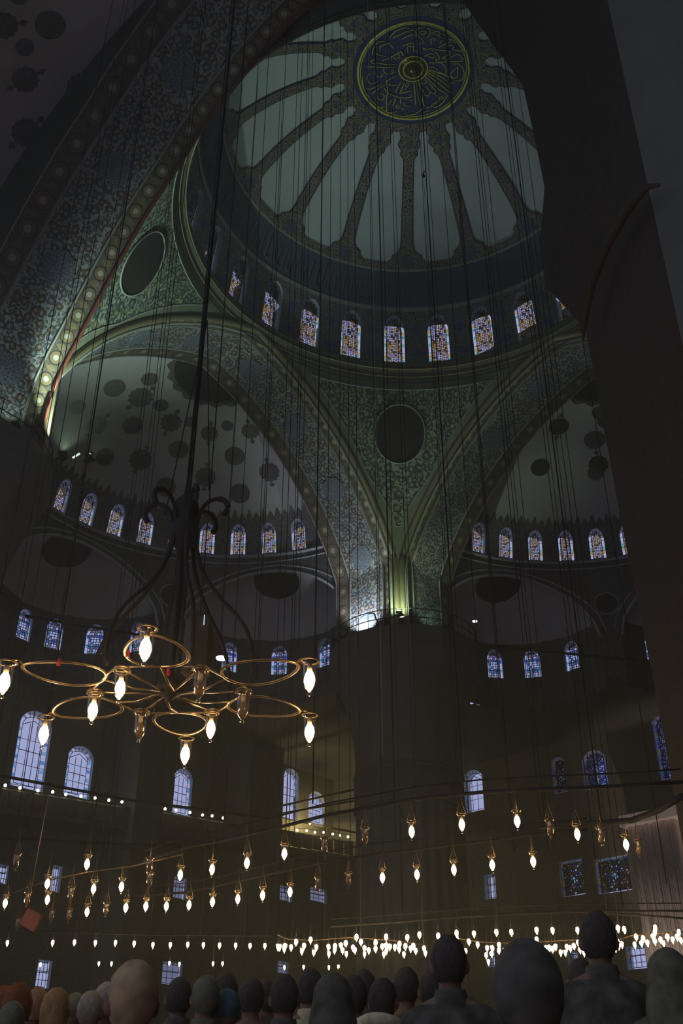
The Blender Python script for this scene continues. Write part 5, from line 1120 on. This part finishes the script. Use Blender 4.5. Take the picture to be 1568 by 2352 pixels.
def body_mesh(variant):
    """figure 1.75 m tall facing +y, feet at z=0, one continuous remeshed surface"""
    m=MB()
    KN=variant=='kneel'
    for s in(-1,1):
        if KN:
            capsule(m,(s*.09,0,.9),(s*.1,.03,.54),.095,.07); capsule(m,(s*.1,.03,.53),(s*.11,-.36,.50),.058,.042); capsule(m,(s*.11,-.38,.50),(s*.11,-.42,.57),.03,.035); continue
        capsule(m,(s*.09,0,.9),(s*.1,.0,.5),.095,.062); capsule(m,(s*.1,0,.5),(s*.1,-.01,.09),.06,.042); capsule(m,(s*.1,-.02,.045),(s*.11,.14,.035),.045,.035)
    ball(m,(0,0,.95),.17,1.0,.72,.8); capsule(m,(0,0,.95),(0,0,1.15),.145,.14); ball(m,(0,0,1.27),.19,1.0,.66,1.1)
    if variant in('coat','kneel'): ball(m,(0,0,.85),.22,1.0,.8,1.3); ball(m,(0,-.01,1.25),.215,1.02,.75,1.15)
    for s in (-1,1): capsule(m,(s*.05,-.01,1.46),(s*.175,-.005,1.405),.062,.06)
    capsule(m,(0,-.01,1.42),(0,.012,1.56),.062,.056)
    # head with jaw, brow, nose and ears
    ball(m,(0,.0,1.655),.092,.84,1.02,1.16,18); ball(m,(0,.03,1.60),.06,.9,1.0,.95); ball(m,(0,.055,1.565),.032)
    capsule(m,(0,.095,1.655),(0,.118,1.625),.011,.015,8); 
    for s in(-1,1): ball(m,(s*.090,-.005,1.64),.033,.4,.75,1.15,8); ball(m,(s*.03,.078,1.672),.017,1,.7,.6,8)
    capsule(m,(-.02,.098,1.594),(.02,.098,1.594),.009,.009,6)
    for s in(-1,1):
        if variant in('phone','reach'):
            sh=(s*.19,0,1.40); el=(s*.27,.2,1.36) if variant=='phone' else (s*.24,.18,1.42); wr=(s*.07,.34,1.62) if variant=='phone' else (s*.09,.30,1.75)
            capsule(m,sh,el,.055,.043); capsule(m,el,wr,.043,.028); hand(m,wr,np.array([-s*.15,.15,1.0]),np.array([-s,0,0]))
        else:
            sh=(s*.195,-.005,1.395); el=(s*.25,-.02,1.12); wr=(s*.245,.06,.87); capsule(m,sh,el,.056,.044); capsule(m,el,wr,.042,.028); hand(m,wr,(0,.12,-1),(-s,.2,0))
    me=m.mesh('body',[]); o=bpy.data.objects.new('tmp',me); COL.objects.link(o)
    md=o.modifiers.new('r','REMESH'); md.mode='VOXEL'; md.voxel_size=.0115; md.use_smooth_shade=True
    s_=o.modifiers.new('s','CORRECTIVE_SMOOTH'); s_.iterations=6; s_.factor=.5; s_.use_only_smooth=True
    dg=bpy.context.evaluated_depsgraph_get(); me2=bpy.data.meshes.new_from_object(o.evaluated_get(dg)); bpy.data.objects.remove(o)
    for _ in range(3): me2.materials.append(None)
    n=len(me2.polygons); ce=np.zeros(n*3); me2.polygons.foreach_get('center',ce); ce=ce.reshape(-1,3)
    mi=np.where(ce[:,2]>1.475,0,np.where(ce[:,2]>.93,1,2)).astype(np.int32)
    hx=np.abs(ce[:,0])
    if variant in('phone','reach'): hm=(ce[:,1]>.29)&(hx<.14)&(ce[:,2]>1.5); mi[hm]=0; mi[(ce[:,1]>.13)&~hm]=1
    else: mi[(hx>.2)&(ce[:,2]<.88)]=0; mi[(hx>.2)&(ce[:,2]>=.88)]=1
    me2.polygons.foreach_set('material_index',mi); me2.update(); return me2
BM={v:body_mesh(v) for v in('stand','coat','phone','kneel')}
def shellmesh(name,f,n=20,k=14,e0=-.5,e1=math.pi/2-.01):
    V=[];F=[]
    for i in range(k+1):
        e=e0+(e1-e0)*i/k
        for j in range(n): V.append(f(2*math.pi*j/n,e))
    for i in range(k):
        for j in range(n): F.append((i*n+j,i*n+(j+1)%n,(i+1)*n+(j+1)%n,(i+1)*n+j))
    F.append(tuple(k*n+j for j in range(n))); return newmesh(name,V,F,None,[None])
def hairf(r,back,wob):
    def f(a,e):
        x,y,z=math.cos(e)*math.cos(a),math.cos(e)*math.sin(a),math.sin(e); q=r*(1+wob*math.sin(7*a+3*e)*math.cos(5*e+a)+wob*.6*math.sin(17*a+2*e)*math.sin(9*e))
        if y>.25 and z<.35: q*=.90
        if z<0 and back<1: q*=1+z*.16
        zz=z*1.2; yy=y*1.03-.1*0
        if y<.3 and z<0: zz=z*(1.2+back)
        return (x*q*.88,yy*q-.006,1.668+zz*q)
    return f
HM={'short':shellmesh('hair',hairf(.100,.25,.028),22,16,-.85),'long':shellmesh('hair',hairf(.104,2.2,.045)),'curly':shellmesh('hair',hairf(.112,.7,.085)),'beanie':shellmesh('knit_cap',hairf(.114,.35,.006),28,20,-.95),'cap':shellmesh('cap',hairf(.106,-.2,.0))}
def hoodf(r):
    def f(a,e):
        x,y,z=math.cos(e)*math.cos(a),math.cos(e)*math.sin(a),math.sin(e)
        q=r*(1+.018*math.sin(9*a+4*e)+.02*math.sin(3*a)); 
        if z<0: q*=1+(-z)**1.5*1.35
        return (x*q*.92,y*q*1.02-.012,1.662+z*q*(1.08 if z>0 else 1.9))
    return f
HM['hood']=shellmesh('hood',hoodf(.117),24,16,-.95)
def cl(n,c,rough=.9):
    t=NT(n); tc=t.n('TexCoord').outputs['Object']
    hairy='hair' in n; mp=t.n('Mapping',Vector=tc); mp.inputs['Scale'].default_value=(1,1,.12) if hairy else (1,1,1)
    a=t.n('TexNoise',Scale=95.0 if hairy else 14.0,Detail=3.0,Vector=mp.outputs[0]).outputs[0]; b=t.n('TexNoise',Scale=9.0,Detail=2.0,Vector=tc).outputs[0]
    f=t.math('ADD',t.math('MULTIPLY',a,.6),t.math('MULTIPLY',b,.4)); c_=t.ramp(f,[(.36,tuple(v*.6 for v in c)),(.64,tuple(min(1,v*1.35) for v in c))])
    return t.surf(c_,rough,bump=f,spec=.15)
SK=cl('skin',(.24,.14,.09)); CL={'black':cl('black_cloth',(.105,.10,.07)),'olive':cl('olive_cloth',(.15,.15,.09)),'beige':cl('beige_cloth',(.60,.52,.30)),'tan':cl('tan_cloth',(.42,.29,.14)),'teal':cl('teal_cloth',(.07,.12,.12)),'red':cl('red_cloth',(.42,.07,.04)),'grey':cl('grey_cloth',(.3,.31,.25)),'blond':cl('blond_hair',(.38,.21,.08)),'brown':cl('brown_hair',(.30,.17,.09)),'dark':cl('dark_hair',(.07,.06,.045)),'greyh':cl('grey_hair',(.36,.30,.19)),'ginger':cl('ginger_hair',(.22,.08,.03)),'navy':cl('navy_cloth',(.06,.065,.06))}
LOOK={ # body, hair shape, hair mat, top mat, label
'beanie':('kneel','beanie','black','black','person in a dark knit cap, kneeling, biggest head in the foreground'),
'man':('coat','short','dark','black','tall dark-haired person in a dark coat'),
'tanhood':('kneel','short','tan','black','kneeling person with short fair hair, large head at the left'),
'man2':('coat','short','dark','black','tallest person, dark hair and coat, right of the knit cap'),
'woman':('coat','hood','olive','olive','person with covered head at the right edge'),
'ginger':('stand','curly','ginger','olive','person with ginger hair at the left edge'),
'brown':('stand','curly','brown','olive','person with curly brown hair at the left'),
'blonde':('stand','long','blond','black','person with long blond hair at the left'),
'darkcap':('stand','cap','olive','olive','person in a low olive cap at the left'),
'grey':('coat','short','greyh','olive','person with short pale hair beside the large fair head'),
'face':('stand','short','ginger','olive','person turned to the viewer with a reddish face'),
'grey2':('stand','short','greyh','grey','person with grey hair behind the large fair head'),
'dark':('coat','short','dark','black','dark-haired person in a dark coat in the crowd'),
'olive':('coat','short','olive','olive','person with a close olive head covering'),
'teal':('coat','cap','teal','teal','person in a teal cap and coat'),
'phone':('phone','short','dark','black','person holding a lit phone up with both hands'),
'red':('stand','short','dark','red','dark-haired person in a red top'),
'beige':('coat','short','dark','beige','dark-haired person in a beige jacket, middle of the crowd'),
'hood':('coat','hood','black','black','person in a black hood beside the beige jacket'),
'beigehood':('coat','short','dark','beige','dark-haired person in a beige hooded jacket'),
'redjacket':('stand','short','dark','red','dark-haired person in a red jacket, far in the crowd'),
'greycoat':('coat','short','dark','grey','small far person in a pale grey coat')}
m=MB(); m.lathe([(.10,-.06),(.088,-.02),(.078,.02),(.073,.04),(.066,.04),(.065,0)],(0,-.008,1.5),20); COLLAR=m.mesh('collar',[None])
seen={}
pos_lbl={'man':['left of the knit cap','small head left of the tallest'],'ginger':['leftmost head','second head from the left'],'dark':['right of the large fair head','small head beside the teal cap','behind the beige jacket','right of the black hood','far head right of the black hood'],'olive':['near the middle left','at the bottom left corner']}
for x,y,h,k in T['ppl']:
    bod,hr,hm,tm,lab=LOOK[k]; i=seen.get(k,0); seen[k]=i+1
    if k in pos_lbl: lab=lab+', '+pos_lbl[k][i%len(pos_lbl[k])]
    kn=bod=='kneel'; s=(h/1.785) if not kn else h/1.325; r=empty('person',(x,y,FZ-(.46*s if kn else 0)),lab,'person','people in the crowd'); r.scale=(s,s,s)
    yaw=math.atan2(-(x-cm['loc'][0]),(y-cm['loc'][1]))+rnd.uniform(-.35,.35)
    if k=='face': yaw+=math.pi*.85
    r.rotation_euler=(0,0,yaw)
    b=link('body',BM[bod],r); 
    mats=[SK,CL[tm],CL['navy']]
    for j in range(3): b.material_slots[j].link='OBJECT'; b.material_slots[j].material=mats[j]
    q=link({'short':'hair','long':'hair','curly':'hair','beanie':'knit_cap','cap':'cap','hood':'hood'}[hr],HM[hr],r); q.material_slots[0].link='OBJECT'; q.material_slots[0].material=CL[hm]
    if bod in('coat','kneel') and hr!='hood':
        q=link('collar',COLLAR,r); q.material_slots[0].link='OBJECT'; q.material_slots[0].material=CL[tm]
    if k=='beigehood':
        m=MB(); m.tube([(.13*math.cos(a),-.05+.12*math.sin(a),1.49-.05*math.sin(a)) for a in np.linspace(0,2*math.pi,17)[:-1]],.045,8,0,True); link('folded_hood',m.mesh('fh',[CL['beige']]),r)
    if k=='phone':
        Rz=Matrix.Rotation(yaw,3,'Z'); p=Vector((x,y,FZ))+Rz@Vector((0,.37,1.70))*s; ph_=empty('phone',tuple(p),'small phone with a lit screen held above the crowd','phone'); ph_.rotation_euler=(0,0,yaw)
        m=MB(); m.box((0,0,0),(.075,.005,.038)); link('case',m.mesh('c',[CL['black']],False),ph_); m=MB(); m.box((0,-.006,0),(.06,.002,.03)); link('screen',m.mesh('s',[emitter('phone_screen',(.3,.45,1),.9)],False),ph_)
